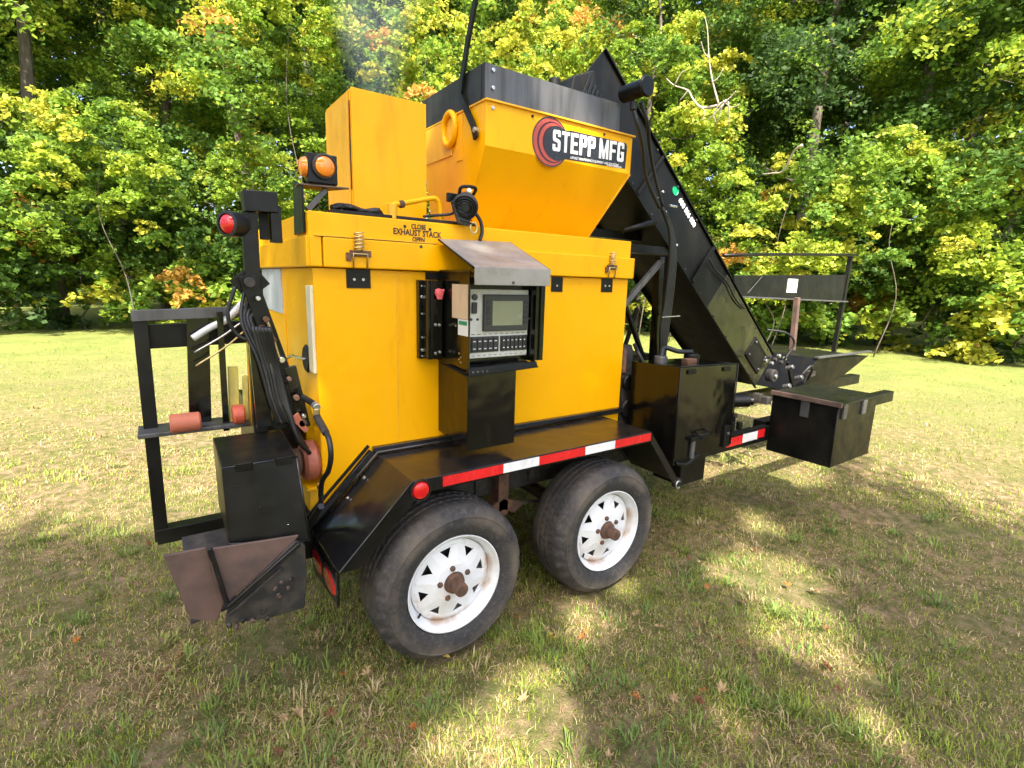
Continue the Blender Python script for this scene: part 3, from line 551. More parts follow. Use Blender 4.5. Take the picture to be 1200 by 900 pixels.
cbox('conveyor_wall', .55, Lc, 0, H, CY + .484, CY + .490, BLKC, cv)
cbox('conveyor_pan', .12, Lc, H - .03, H - .022, CY + .0065, CY + .4835, BLKC, cv)
cbox('belt', .32, Lc - .02, .10, .108, CY + .008, CY + .482, RUB, cv)
cbox('conveyor_flange', 0, Lc, -.004, .004, CY - .016, CY - .0005, BLKC, cv, .001); cbox('conveyor_flange', 0, Lc, H - .004, H + .004, CY - .016, CY - .0005, BLKC, cv, .001)
cbox('head_plate', .30, .306, .10, H, CY + .0065, CY + .4835, BLKC, cv)
cbox('side_seam', 1.95, 1.955, .02, H - .02, CY - .0025, CY - .0005, BLKC, cv, 0); cbox('side_seam', 1.86, Lc - .15, .15, .153, CY - .0025, CY - .0005, DRK, cv, 0)
cbox('lower_side_plate', 1.72, Lc - .01, .012, H - .012, CY - .006, CY - .0002, paint('side_plate_olive_reflection_tint', (.010, .010, .007), (.028, .025, .015), (.10, .25), (.42, .66), 6, (2, 2, 1), .4, coat=.4), cv, .001)  # olive lawn reflection mixed into the base colour of this plate
for s_, n_ in ((.84, .14), (.84, .19), (.95, .14), (.945, .20), (1.17, .26)):
    q = cpt(s_, n_, CY); cyl('bolt', q, (q[0], CY - .008, q[2]), .008, STEEL, cv, seg=8)
q = Vector(cpt(.915, .050, CY - .0015)); lg = cyl('logo', q, q + Vector((0, -.001, 0)), .028, GRN, cv, seg=20)
text('conveyor_lettering', '600 506 050', .046, cpt(.98, .066, CY - .0015), D, Nn, DECW, cv, 1.0, .002, 'LEFT', .0002)
cyl('drive_motor', (1.17, .400, 2.500), (1.17, .250, 2.500), .040, BLKD, T); mo = cyl('motor_flange', (1.17, .250, 2.500), (1.17, .232, 2.500), .050, BLKD, T); cyl('motor_port', (1.15, .30, 2.44), (1.15, .30, 2.40), .018, BLKD, T); tube('motor_hose', [(1.15, .30, 2.41), (1.18, .29, 2.33), (1.27, .33, 2.25), (1.36, .37, 2.12), (1.50, .385, 1.98)], .011, HOSE, T); tube('motor_hose', [(1.2, .30, 2.45), (1.26, .30, 2.36), (1.33, .34, 2.28), (1.42, .37, 2.15), (1.53, .385, 1.99)], .010, HOSE, T)
gb = hexa('gear_box', [(.86, .46, 2.42), (1.08, .46, 2.42), (1.08, .72, 2.42), (.86, .72, 2.42), (.89, .46, 2.545), (1.02, .46, 2.60), (1.02, .72, 2.60), (.89, .72, 2.545)], BLKD, T, .006)
for i in range(5): bar('gear_fin', (.93 + .03 * i, .455, 2.43), (.99 + .02 * i, .455, 2.57 - i * .02), .006, .012, BLK, gb)
cyl('gear_knob', (.80, .5, 2.46), (.80, .5, 2.52), .03, BLKD, T); box('gear_mount', (.74, .47, 2.42), (.87, .6, 2.475), BLKD, T, .005)
# ---- support frame between body and conveyor
sup = box('support_beam', (1.30, .55, 1.735), (1.86, .60, 1.785), BLKD, T, .003)
box('support_beam', (1.30, .75, 1.83), (1.80, .80, 1.88), BLKD, T, .003)
bar('support_brace', (1.36, .50, 1.40), (1.70, .50, 1.70), .03, .03, GREY, T); tube('support_brace', [(1.36, .52, 1.85), (1.58, .47, 1.915)], .017, BLKD, T, 0)
bar('support_post', (1.735, .52, .68), (1.70, .52, 1.72), .045, .045, BLK, T); bar('support_post', (1.84, .70, .66), (1.84, .70, 1.36), .02, .02, BLKD, T)
bar('support_brace', (1.44, .55, 1.45), (1.72, .55, .98), .03, .02, BLKD, T); bar('support_brace', (1.62, .60, 1.40), (1.46, .60, .95), .022, .02, BLKD, T)
bar('support_post', (1.58, .8, .66), (1.58, .8, 1.75), .04, .04, GREY, T); bar('support_post', (1.50, .66, .66), (1.50, .66, 1.75), .03, .03, BLKD, T)
for i in range(5):
    j = (i - 2) * .012; tube('hydraulic_hose', [(1.56 + j, .40, 1.99 - .01 * i), (1.66 + j, .41 + .004 * i, 1.86), (1.70 + j, .42, 1.70), (1.72 + j * 1.2, .44, 1.45), (1.715 + j * 1.4, .45, 1.28), (1.73 + j, .46, 1.12), (1.72 + j * 2, .47, .95)], .0105, HOSE, T, 8, 8)
cyl('hose_fitting', (1.60, .392, 2.0), (1.66, .392, 2.0), .008, STEEL, T, seg=8); bar('hose_clamp', (1.66, .43, 1.355), (1.83, .43, 1.360), .01, .008, STEEL, T)
lathe('engine_tank', [(0, 0), (.08, 0), (.09, .02), (.09, .30), (.08, .33), (0, .34)], (1.50, .62, .84), (0, 0, 1), DIRT, T, 24)
box('engine_block', (1.32, .40, .66), (1.47, .60, 1.02), DIRT, T, .01); cyl('engine_pulley', (1.36, .40, .98), (1.36, .375, .98), .05, BLKD, T); cyl('engine_pulley', (1.37, .40, .82), (1.37, .375, .82), .06, BLKD, T)
box('engine_deck', (1.28, .36, .62), (2.5, 1.2, .655), BLKD, T, .004)
tube('engine_pipe', [(1.34, .42, 1.03), (1.36, .44, 1.12), (1.42, .5, 1.15), (1.46, .6, 1.10)], .018, RUST, T)
box('engine_housing', (1.50, 1.0, .66), (2.3, 1.40, 1.02), BLKD, T, .02); box('radiator', (1.34, .92, .66), (1.46, 1.38, 1.30), BLKD, T, .01)
# ---- front guard, rail, posts at the tongue
gd = hexa('front_guard', [(3.32, .98, 1.476), (5.4, .98, 1.440), (5.4, 1.0, 1.440), (3.32, 1.0, 1.476), (3.22, .98, 1.650), (5.4, .98, 1.72), (5.4, 1.0, 1.72), (3.22, 1.0, 1.650)], BLKD, T, .003)
bar('guard_lip', (3.30, .965, 1.47), (5.4, .965, 1.43), .02, .015, GREY, gd); bar('guard_rib', (3.45, .97, 1.50), (3.66, .97, 1.66), .006, .006, GREY, gd)
box('guard_notice', (4.12, .974, 1.515), (4.30, .9795, 1.645), WPAP, gd, 0)
for i in range(4): box('notice_print', (4.14, .9725, 1.53 + i * .03), (4.28 - .03 * (i % 2), .9735, 1.536 + i * .03), SCRB, gd, 0)
tube('guard_rail', [(2.97, .93, 1.803), (3.9, .94, 1.86), (5.4, .94, 1.93)], .014, BLKD, T, 3)
bar('guard_post', (5.35, 1.01, .62), (5.35, .98, 1.93), .04, .04, BLKD, T)
bar('rusty_post', (4.25, .90, .60), (4.18, .90, 1.47), .045, .045, RUSTP, T); 
hp = hexa('feed_hopper', [(3.45, .42, .70), (4.0, .42, .70), (4.0, 1.2, .70), (3.45, 1.2, .70), (3.62, .38, .985), (4.6, .38, .95), (4.6, 1.3, .95), (3.62, 1.3, .985)], BLKC, T, .003)
box('feed_rim', (3.60, .36, .986), (4.62, .40, 1.0), GREY, hp, .002)
tk2 = cyl('conveyor_tail_bearing', (2.90, .40, .90), (2.90, .34, .90), .05, DIRT, T); cyl('tail_bolt', (2.90, .34, .90), (2.90, .325, .90), .015, STEEL, T)
for i in range(7): cyl('tail_nut', (2.80 + .045 * i, .385, 1.02 + .03 * math.sin(i * 2.1)), (2.80 + .045 * i, .360, 1.02 + .03 * math.sin(i * 2.1)), .014, DIRT if i % 2 else STEEL, T, seg=8)
for i in range(12):
    a_ = random.Random(i + 40); p = Vector((2.72 + a_.uniform(0, .75), .30 + a_.uniform(-.06, .10), .66 + a_.uniform(0, .34)))
    if i % 3 == 0: box('clutter_block', tuple(p), tuple(p + Vector((a_.uniform(.03, .08), .06, a_.uniform(.03, .08)))), DIRT, T, .004)
    elif i % 3 == 1: cyl('fitting', p, p + Vector((0, -.05, .02)), a_.uniform(.014, .03), (RUST, GREY, BLKD)[i % 3], T, seg=12)
    else: tube('fitting_hose', [p, p + Vector((.06, -.03, .07)), p + Vector((.16, .0, .03)), p + Vector((.22, .05, -.06))], .010, HOSE, T, 5, 8)
tube('tail_cable', [(3.05, .36, 1.02), (3.10, .33, 1.14), (3.02, .36, 1.22), (2.90, .45, 1.24)], .008, HOSE, T); bar('tail_brace', (3.30, .36, .66), (3.18, .40, .98), .025, .02, BLKD, T)
box('tongue_beam', (2.3, .80, .52), (5.6, .90, .62), BLKD, T, .004)

for i in range(9):
    q = cpt(.35 + i * .28, .022, CY); cyl('flange_bolt', (q[0], CY - .006, q[2]), (q[0], CY - .012, q[2]), .007, DIRT, cv, seg=6); q = cpt(.62 + i * .24, H - .022, CY); cyl('flange_bolt', (q[0], CY - .006, q[2]), (q[0], CY - .012, q[2]), .007, DIRT, cv, seg=6)
cbox('side_rib', 1.44, 1.465, .01, H - .01, CY - .022, CY - .0065, BLKC, cv); cbox('side_rib', .68, .70, .01, H - .01, CY - .016, CY - .0065, BLKC, cv)
cbox('bearing_plate', 2.36, 2.62, .07, .25, CY - .016, CY - .0065, BLKC, cv, .003)
for s_, n_ in ((2.39, .10), (2.39, .22), (2.59, .10), (2.59, .22)): q = cpt(s_, n_, CY); cyl('bolt', (q[0], CY - .016, q[2]), (q[0], CY - .026, q[2]), .010, GREY, cv, seg=6)
tube('conveyor_cable', [cpt(1.46 + .1 * i, .10 + .012 * math.sin(i * 1.7) - .05 * i / 6, CY - .02) for i in range(7)], .006, HOSE, cv, 4, 6)
box('tank_hinge', (1.40, .012, 1.085), (1.47, .021, 1.108), BLKD, tk, .002); box('tank_hinge', (1.72, .012, 1.078), (1.79, .021, 1.10), BLKD, tk, .002)
tube('tank_weld', [(1.351, .019, .62), (1.341, .017, 1.12)], .0035, BLKD, tk, 0, 6); tube('tank_weld', [(1.879, .019, .62), (1.866, .017, 1.11)], .0035, BLKD, tk, 0, 6)
for x_ in (2.34, 2.60): box('locker_latch', (x_ + .03, -.372, .80), (x_ + .08, -.361, .89), GREY, fbx, .002)
box('locker_hasp', (2.313, -.20, .78), (2.3245, -.15, .89), GREY, fbx, .002); tube('locker_weld', [(2.324, -.358, .51), (2.324, -.358, .88)], .004, BLKD, fbx, 0, 6)
# ---- rear machinery (left)
rb_ = hexa('rear_box', [(-.778, .070, .700), (-.535, .060, .648), (-.535, .42, .640), (-.775, .42, .690), (-.778, .10, .945), (-.552, .10, .945), (-.54, .43, .955), (-.775, .43, .955)], BLKD, T, .006)
tube('box_edge', [(-.778, .099, .944), (-.552, .099, .944)], .003, TREAD, rb_, 0, 6)
ch = prism('discharge_chute', [(-.575, .690), (-.600, .660), (-.795, .522), (-.830, .62), (-.835, .715)], 'y', .035, .045, RUSTP, T, .002)
hexa('chute_floor', [(-.90, .10, .44), (-.79, .10, .455), (-.60, .40, .60), (-.90, .40, .60), (-.90, .10, .448), (-.79, .10, .463), (-.60, .40, .608), (-.90, .40, .608)], DIRT, T, .002)
prism('chute_side', [(-.84, .715), (-.806, .515), (-.83, .455), (-.90, .49), (-.95, .72)], 'y', .05, .06, RUSTP, T, .002)
prism('chute_side', [(-.812, .455), (-.700, .430), (-.575, .425), (-.560, .53), (-.560, .655), (-.590, .680), (-.795, .520)], 'y', .020, .034, DIRT, T, .003)
bar('chute_edge', (-.800, .012, .518), (-.578, .012, .672), .014, .014, TREAD, T); bar('chute_edge', (-.800, .010, .490), (-.64, .010, .60), .010, .010, DIRT, T)
bar('chute_edge', (-.832, .030, .72), (-.798, .016, .515), .012, .012, TREAD, T)
hexa('chute_side', [(-.580, .034, .42), (-.500, .38, .40), (-.490, .38, .40), (-.570, .034, .42), (-.575, .034, .655), (-.500, .38, .62), (-.490, .38, .62), (-.565, .034, .655)], DIRT, T, .003)
mud = [(-.66, .02, .53), (-.64, .02, .545), (-.62, .02, .52), (-.65, .02, .50), (-.61, .02, .55), (-.80, .02, .45), (-.78, .018, .44), (-.76, .02, .452), (-.73, .02, .44), (-.69, .02, .435), (-.70, .018, .46)]
for q in mud:
    V, F = lathe_geo([(0, -.006), (.006, -.005), (.009, 0), (.006, .005), (0, .007)], q, (random.random(), -1, random.random()), 9); V = [v + Vector((random.uniform(-.004, .004), random.uniform(-.003, .003), random.uniform(-.004, .004))) for v in V]
    obj('mud_lump', mesh('mud_lump', V, F, True), RUSTP if random.random() < .6 else DIRT, T)
tube('box_weld', [(-.556, .100, .94), (-.536, .062, .655)], .004, TREAD, rb_, 0, 6); box('box_hinge', (-.74, .092, .925), (-.69, .101, .952), BLKD, rb_, .002); box('box_hinge', (-.62, .092, .925), (-.57, .101, .952), BLKD, rb_, .002)
tube('box_lip', [(-.778, .070, .700), (-.535, .060, .649)], .004, TREAD, rb_, 0, 6)
for x_, z_ in ((-.74, .88), (-.60, .72), (-.68, .80)): cyl('rivet', (x_, .094 - (.93 - z_) * .12, z_), (x_, .088 - (.93 - z_) * .12, z_), .004, TREAD, rb_, seg=8)
# boom frame
YM = .45
mast = bar('mast', (-.612, YM, .95), (-.600, YM, 1.76), .050, .040, BLKD, T, up=(0, 1, 0))
for a_, b_ in (((-.618, YM, 1.795), (-.508, YM, 1.80)),): 
    top_ = bar('mast_head', a_, b_, .07, .075, BLKD, T, up=(0, 1, 0)); 
bar('mast_leg', (-.515, YM, 1.66), (-.515, YM, 1.79), .036, .05, BLKD, T, up=(0, 1, 0)); box('mast_pad', (-.598, YM - .03, 1.79), (-.510, YM + .035, 1.835), BLK, T, .004)
box('mast_shade', (-.566, YM + .01, 1.67), (-.535, YM + .03, 1.77), DRK, T, .002)  # dark plate put in for the shade inside the mast window
o = lathe('tail_lamp', [(0, .030), (.020, .028), (.032, .018), (.034, 0), (0, -.005)], (-.662, .42, 1.712), (-.75, -.6, 0), RED, T, 28)
lathe('lamp_hood', [(.034, .022), (.044, .020), (.044, -.02), (.036, -.045), (0, -.05)], (-.662, .42, 1.712), (-.75, -.6, 0), HOSE, o, 28)
bar('lamp_arm', (-.640, .44, 1.712), (-.60, .45, 1.72), .04, .04, BLKD, T)
bar('boom', (-.625, YM - .02, 1.54), (-.462, YM - .02, .95), .058, .035, BLKD, T, up=(0, 1, 0))
bar('boom_gusset', (-.64, YM, 1.55), (-.585, YM, 1.48), .10, .012, BLKD, T, up=(0, 1, 0))
bar('boom_link', (-.612, YM - .05, 1.36), (-.605, YM - .05, .98), .052, .02, BLK, T, up=(0, 1, 0))
cyl('cylinder_rod', (-.575, .39, 1.39), (-.535, .39, 1.22), .0055, BRASS, T, seg=10); cyl('cylinder_rod', (-.553, .39, 1.17), (-.508, .39, .99), .006, BRASS, T, seg=10)
cyl('hydraulic_cylinder', (-.60, .41, 1.36), (-.52, .41, 1.0), .020, RUST, T); 
for i in range(6):
    j = (i - 2.5) * .009
    tube('boom_hose', [(-.60 + j, .38 - .01 * i, 1.36), (-.575 + j, .37, 1.22), (-.545 + j * .6, .37, 1.10), (-.51 + j * .4, .37 - .006 * i, 1.01 - .015 * i), (-.478 + j, .36, .96 - .02 * i)], .0085, HOSE, T, 8, 8)
tube('grease_hose', [(-.585, .38, 1.18), (-.52, .42, 1.14), (-.47, .50, 1.08), (-.45, .302, 1.076), (-.45, .245, 1.075)], .012, HOSE, T)
tube('grease_hose', [(-.45, .246, 1.035), (-.45, .167, 1.017), (-.45, .090, .993), (-.45, .072, .935), (-.45, .115, .868), (-.45, .205, .80), (-.45, .24, .74), (-.45, .25, .69), (-.46, .32, .60), (-.50, .36, .52), (-.53, .40, .47)], .0095, HOSE, T)
tube('grease_hose', [(-.47, .16, .72), (-.485, .24, .64), (-.50, .28, .57), (-.54, .27, .53), (-.56, .30, .55)], .012, HOSE, T)
cyl('brass_elbow', (-.45, .265, 1.077), (-.45, .235, 1.072), .014, STEEL, T, seg=14); cyl('brass_elbow', (-.45, .240, 1.068), (-.45, .245, 1.035), .012, BRASS, T, seg=14)
cyl('hose_sleeve', (-.45, .245, 1.038), (-.45, .125, 1.004), .013, DIRT, T, seg=14); cyl('hose_clip', (-.45, .238, .775), (-.45, .242, .755), .013, BRASS, T, seg=12)
box('frame_end', (-.495, .385, .40), (-.43, 1.42, .60), BLKD, T, .003)
for i in range(7): cyl('pivot_bolt', (-.60 + i * .022, .41 - .02, 1.46 - i * .075), (-.60 + i * .022, .41 - .045, 1.46 - i * .075), .008 + .003 * (i % 2), STEEL if i % 3 == 0 else RUST, T, seg=8)
for i in range(4): tube('boom_hose', [(-.63 + .012 * i, .44, 1.50 - .03 * i), (-.655 + .01 * i, .40, 1.38), (-.615 + .012 * i, .37, 1.24), (-.585 + .01 * i, .36, 1.08), (-.56 + .012 * i, .37, .99)], .0065, (HOSE, DIRT)[i % 2], T, 8, 6)
tube('return_hose', [(-.665, .42, 1.50), (-.695, .42, 1.40), (-.67, .42, 1.33), (-.62, .40, 1.30)], .007, HOSE, T)
cyl('pivot_pin', (-.622, .40, 1.515), (-.622, .375, 1.515), .018, DIRT, T, seg=16); cyl('pivot_pin', (-.475, .39, .985), (-.475, .36, .985), .016, RUST, T, seg=16)
# far rear parts
for x0, x1, z1, mt_ in ((-.690, -.655, 1.18, LIME), (-.640, -.622, 1.14, LIME), (-.615, -.585, 1.33, YEL2)): bar('rear_post', ((x0 + x1) / 2 - .012, .62, .93), ((x0 + x1) / 2, .62, z1), x1 - x0, .03, mt_, T, up=(0, 1, 0))
bar('rear_post', (-.80, .66, .93), (-.775, .66, 1.38), .075, .04, BLK, T, up=(0, 1, 0)); bar('rear_post', (-.715, .60, .93), (-.705, .60, 1.40), .022, .03, BLK, T, up=(0, 1, 0))
cyl('feed_roller', (-.693, .56, 1.0), (-.650, .56, 1.0), .038, plain('red_orange_enamel', (.58, .11, .06), .35), T, seg=28)
cyl('feed_roller', (-.90, .56, .99), (-.80, .56, .99), .036, ORG, T, seg=28); box('roller_frame', (-1.0, .56, .945), (-.63, .70, .962), GREY, T, .003)
tube('overflow_hose', [(-.80, .60, 1.30), (-.74, .60, 1.34), (-.69, .60, 1.365), (-.655, .61, 1.395), (-.62, .64, 1.43)], .013, WHOSE, T)
tube('wire', [(-.80, .58, 1.25), (-.70, .58, 1.31), (-.64, .58, 1.355), (-.60, .6, 1.37)], .004, STEEL, T, 6, 6); tube('wire', [(-.80, .57, 1.20), (-.69, .58, 1.27), (-.62, .59, 1.33)], .004, BRASS, T, 6, 6)
bar('rear_post', (-.965, .66, .50), (-.955, .66, 1.40), .045, .045, BLKD, T, up=(0, 1, 0)); bar('rear_base', (-.98, .66, .52), (-.45, .66, .52), .06, .06, BLKD, T)
bar('rear_crossbar', (-.98, .64, 1.385), (-.56, .64, 1.40), .03, .04, GREY, T); bar('rear_crossbar', (-.98, .72, 1.30), (-.60, .72, 1.31), .05, .09, BLKD, T)
hexa('scraper_plate', [(-.60, .40, .985), (-.555, .40, .96), (-.55, .43, .96), (-.60, .43, .985), (-.535, .40, 1.03), (-.49, .40, .97), (-.49, .43, .97), (-.535, .43, 1.03)], BLKD, T, .003)
hexa('torn_cover', [(-.520, .36, 1.01), (-.470, .36, .945), (-.468, .375, .945), (-.518, .375, 1.01), (-.49, .36, 1.03), (-.455, .36, .955), (-.455, .37, .955), (-.49, .37, 1.03)], ORG, T, .002)
bar('boom_plate', (-.50, .42, 1.20), (-.462, .42, .98), .045, .02, BLK, T, up=(0, 1, 0))
box('rear_panel_low', (-.58, .62, .62), (-.42, 1.4, .93), BLKD, T, .004)

# ---- cables lying on the lid: things of their own
V = []
o = tube('cable_bundle', [(-.315, .425, 1.800), (-.28, .435, 1.812), (-.24, .415, 1.806), (-.19, .43, 1.798), (-.14, .42, 1.806), (-.118, .43, 1.79)], .013, HOSE, None, 8, 10, label='black cable bundle lying along the lid edge below the yellow exhaust box', cat='cable')
for k_ in range(3): tube('cable', [(-.305 + .02 * k_, .42 + .012 * k_, 1.803), (-.25, .43 - .02 * k_, 1.818 - .006 * k_), (-.19, .42 + .01 * k_, 1.803), (-.13, .43 - .01 * k_, 1.812)], .007, HOSE, o)
o['label'] = 'black cable bundle lying along the lid edge below the yellow exhaust box'
exec_marker = 0
# ================================================================ GROUND
def sn(x, y, s=0.):
    return (np.sin(x * 2.1 + s) * np.cos(y * 1.7 - s * 1.3) + np.sin(x * 4.3 + y * 2.9 + s * 2.1) * .6 + np.cos(x * 7.7 - y * 6.1 + s) * .4 + np.sin(x * 13.1 + y * 11.3 - s) * .25 + np.cos(y * 19 - x * 15 + s * 3) * .2) / 2.2
GR, t, p, L = mk('lawn_soil_and_thatch')
a = nz(t, 1.6, 6, .65); b = nz(t, 14, 6, .7); c0 = nz(t, 90, 4, .7)
ca = ramp(t, b.outputs[0], [(.3, (.07, .075, .022)), (.45, (.15, .12, .055)), (.6, (.30, .20, .125)), (.75, (.40, .28, .19))])
cb_ = ramp(t, a.outputs[0], [(.38, 0.), (.62, .55)]); cc = mix(t, cb_.outputs[0], ca.outputs[0], (.085, .115, .024))
dist = t.nodes.new('ShaderNodeTexCoord'); vm = t.nodes.new('ShaderNodeVectorMath'); vm.operation = 'DISTANCE'; L(dist.outputs['Object'], vm.inputs[0]); vm.inputs[1].default_value = (0, 0, 0)
mr = t.nodes.new('ShaderNodeMapRange'); mr.inputs[1].default_value = 4; mr.inputs[2].default_value = 12; L(vm.outputs['Value'], mr.inputs[0])
far = ramp(t, nz(t, 1.1, 9, .78).outputs[0], [(.3, (.10, .14, .035)), (.7, (.24, .25, .07))]); cc = mix(t, mr.outputs[0], cc, far.outputs[0])
L(cc, p.inputs['Base Color']); p.inputs['Roughness'].default_value = .95; p.inputs['Specular IOR Level'].default_value = .1; bump(t, c0.outputs[0], .8, .02, p)
bm = bmesh.new()
N = 64; gx = np.sign(np.linspace(-1, 1, N)) * np.abs(np.linspace(-1, 1, N)) ** 2.2 * 90
gv = [[bm.verts.new((x, y, 0.0)) for y in gx] for x in gx]
for i in range(N - 1):
    for j in range(N - 1): bm.faces.new((gv[i][j], gv[i + 1][j], gv[i + 1][j + 1], gv[i][j + 1]))
for v in bm.verts:
    d = math.hypot(v.co.x - 1, v.co.y - 1)
    v.co.z = (noise.noise(Vector((v.co.x * .25, v.co.y * .25, 0))) * .12 - 0.0) * min(1, max(0, (d - 7) / 8)) - .004
obj('lawn', from_bm('lawn', bm, True), GR, kind='structure')

# grass blades
CAM = np.array([-.899, -1.661])
def blades(n, rmin, rmax, hmul, wmul, lo=-22, hi=95, seed=0):
    g = np.random.default_rng(seed)
    a = np.radians(g.uniform(lo, hi, n)); r = rmin * (rmax / rmin) ** g.uniform(0, 1, n)
    x = CAM[0] + np.sin(a) * r; y = CAM[1] + np.cos(a) * r
    dens = .5 + .5 * sn(x * 1.3, y * 1.3, 1.) + .25 * sn(x * 5, y * 5, 4.)
    bare = sn(x * 1.9 + 5, y * 2.1, 3.3); keep = g.uniform(0, 1, n) < np.clip(dens * 1.1 + .4, .25, 1) * np.clip(1.35 - 2.6 * np.clip(bare - .06, 0, 1), .08, 1)
    keep &= ~((np.hypot(x, 0) < .16) & (y > -.02) & (y < .24)); keep &= ~((np.hypot(x - .862, 0) < .16) & (y > -.02) & (y < .24))
    x, y, dens, r = x[keep], y[keep], dens[keep], r[keep]; n = len(x)
    straw = g.uniform(0, 1, n) < np.clip(.40 - .5 * (dens - .5) + .38 * sn(x * 2.3, y * 2.6, 7), .08, .95)
    tuft = np.clip(1.6 * sn(x * 3.1, y * 3.3, 2.) - .35, 0, 1)
    h = g.gamma(4, .0037, n) * hmul * (1 + 1.2 * tuft) * np.where(straw, .8, 1); h = np.clip(h, .008, .11)
    wd = g.uniform(.0016, .0040, n) * wmul * (1 + .4 * tuft); th = g.uniform(0, 2 * np.pi, n)
    lean = np.where(straw, g.uniform(.5, 1.7, n), g.uniform(.15, .9, n)); dx, dy = np.cos(th), np.sin(th); sx_, sy_ = -dy, dx
    z0 = np.zeros(n) - .004
    V = np.zeros((n, 5, 3), np.float32)
    for k, (f_, wf, rise) in enumerate(((0, 1, 0), (0, -1, 0), (.45, .8, .55), (.45, -.8, .55), (1, 0, 1))):
        ln_ = h * lean * f_ * f_ if k == 4 else h * lean * f_ * .6
        zz = h * rise / np.sqrt(1 + (lean * f_) ** 2 * .7)
        V[:, k, 0] = x + dx * ln_ + sx_ * wd * wf * .5; V[:, k, 1] = y + dy * ln_ + sy_ * wd * wf * .5; V[:, k, 2] = z0 + zz
    col = np.zeros((n, 4), np.float32); col[:, 3] = 1
    u = g.uniform(0, 1, n); gcol = np.stack([.19 + .20 * u, .235 + .20 * u, .035 + .04 * g.uniform(0, 1, n)], 1); gcol *= (1 - .35 * np.clip((r - 7) / 6, 0, 1))[:, None]
    lush = tuft[:, None]; gcol = gcol * (1 - lush * .5) + np.array([.17, .25, .05]) * lush * .9
    scol = np.stack([.46 + .24 * u, .35 + .20 * u, .17 + .11 * u], 1); scol *= (1 - .45 * np.clip((r - 7) / 6, 0, 1))[:, None]; brown = g.uniform(0, 1, n) < .38; scol[brown] *= np.array([.55, .42, .40])
    col[:, :3] = np.where(straw[:, None], scol, gcol); return V, col
def build_blades(name, sets, mat, **k):
    V = np.concatenate([s[0] for s in sets]); C = np.concatenate([s[1] for s in sets]); n = len(V)
    me = bpy.data.meshes.new(name); me.vertices.add(n * 5); me.vertices.foreach_set('co', V.reshape(-1))
    idx = np.arange(n, dtype=np.int32)[:, None] * 5
    loops = np.concatenate([idx + np.array([0, 1, 3, 2]), idx + np.array([2, 3, 4])], 1).astype(np.int32)
    me.loops.add(n * 7); me.loops.foreach_set('vertex_index', loops.reshape(-1))
    me.polygons.add(n * 2); st = (np.arange(n)[:, None] * 7 + np.array([0, 4])).astype(np.int32); me.polygons.foreach_set('loop_start', st.reshape(-1))
    me.update(calc_edges=True)
    at = me.color_attributes.new('Col', 'FLOAT_COLOR', 'POINT'); at.data.foreach_set('color', np.repeat(C, 5, 0).reshape(-1))
    return obj(name, me, mat, **k)
def leafmat(name, trans=.35, rough=.6, attr=True, col=(.1, .1, .02)):
    mt, t, p, L = mk(name); out = t.nodes['Material Output']; at = t.nodes.new('ShaderNodeAttribute'); at.attribute_name = 'Col'
    tr = t.nodes.new('ShaderNodeBsdfTranslucent'); ms = t.nodes.new('ShaderNodeMixShader'); ms.inputs[0].default_value = trans
    src = at.outputs['Color']
    if not attr:
        q = t.nodes.new('ShaderNodeRGB'); q.outputs[0].default_value = (*col, 1); src = q.outputs[0]
    L(src, p.inputs['Base Color']); L(src, tr.inputs[0]); L(p.outputs[0], ms.inputs[1]); L(tr.outputs[0], ms.inputs[2]); L(ms.outputs[0], out.inputs[0])
    p.inputs['Roughness'].default_value = rough; p.inputs['Specular IOR Level'].default_value = .25; return mt
GRASS = leafmat('grass_blades', .3, .6)
build_blades('grass', [blades(330000, .95, 5.2, 1.0, 1.0, seed=1), blades(90000, 4.5, 24, 1.25, 2.6, lo=-15, hi=85, seed=2)], GRASS, kind='stuff', label='patchy mown grass with straw and bare spots under the trailer', cat='grass')

def tufts(n, seed):
    g = np.random.default_rng(seed); Vs = []; Cs = []
    for i in range(n):
        a = math.radians(g.uniform(-12, 80)); r_ = 1.1 * (5.5 / 1.1) ** g.uniform(0, 1) ; cx_ = CAM[0] + math.sin(a) * r_; cy_ = CAM[1] + math.cos(a) * r_
        if min(math.hypot(cx_, cy_ - .1), math.hypot(cx_ - .862, cy_ - .1)) < .2: continue
        m_ = int(g.integers(18, 60)); rad = g.uniform(.02, .07); x = cx_ + g.normal(0, rad, m_); y = cy_ + g.normal(0, rad, m_); h = g.uniform(.015, .055, m_) * g.uniform(.6, 1.2); wd = g.uniform(.003, .0065, m_); th = np.arctan2(y - cy_, x - cx_) + g.normal(0, .5, m_); ln_ = h * g.uniform(.4, 1.3, m_)
        dx, dy = np.cos(th), np.sin(th); V = np.zeros((m_, 5, 3), np.float32)
        for k, (f_, wf, zz) in enumerate(((0, 1, 0), (0, -1, 0), (.35, .9, .65), (.35, -.9, .65), (1, 0, .8))):
            V[:, k, 0] = x + dx * ln_ * f_ - dy * wd * wf * .5; V[:, k, 1] = y + dy * ln_ * f_ + dx * wd * wf * .5; V[:, k, 2] = h * zz
        C = np.ones((m_, 4), np.float32); base = np.array([[.15, .23, .05], [.19, .26, .05], [.25, .29, .06], [.46, .36, .18]][int(g.choice(4, p=[.35, .3, .2, .15]))]); C[:, :3] = base * g.uniform(.7, 1.2, (m_, 1)); Vs.append(V); Cs.append(C)
    return np.concatenate(Vs), np.concatenate(Cs)
build_blades('grass_tufts', [tufts(380, 8)], GRASS, kind='stuff', label='taller green tufts of coarse grass in the patchy lawn', cat='grass')
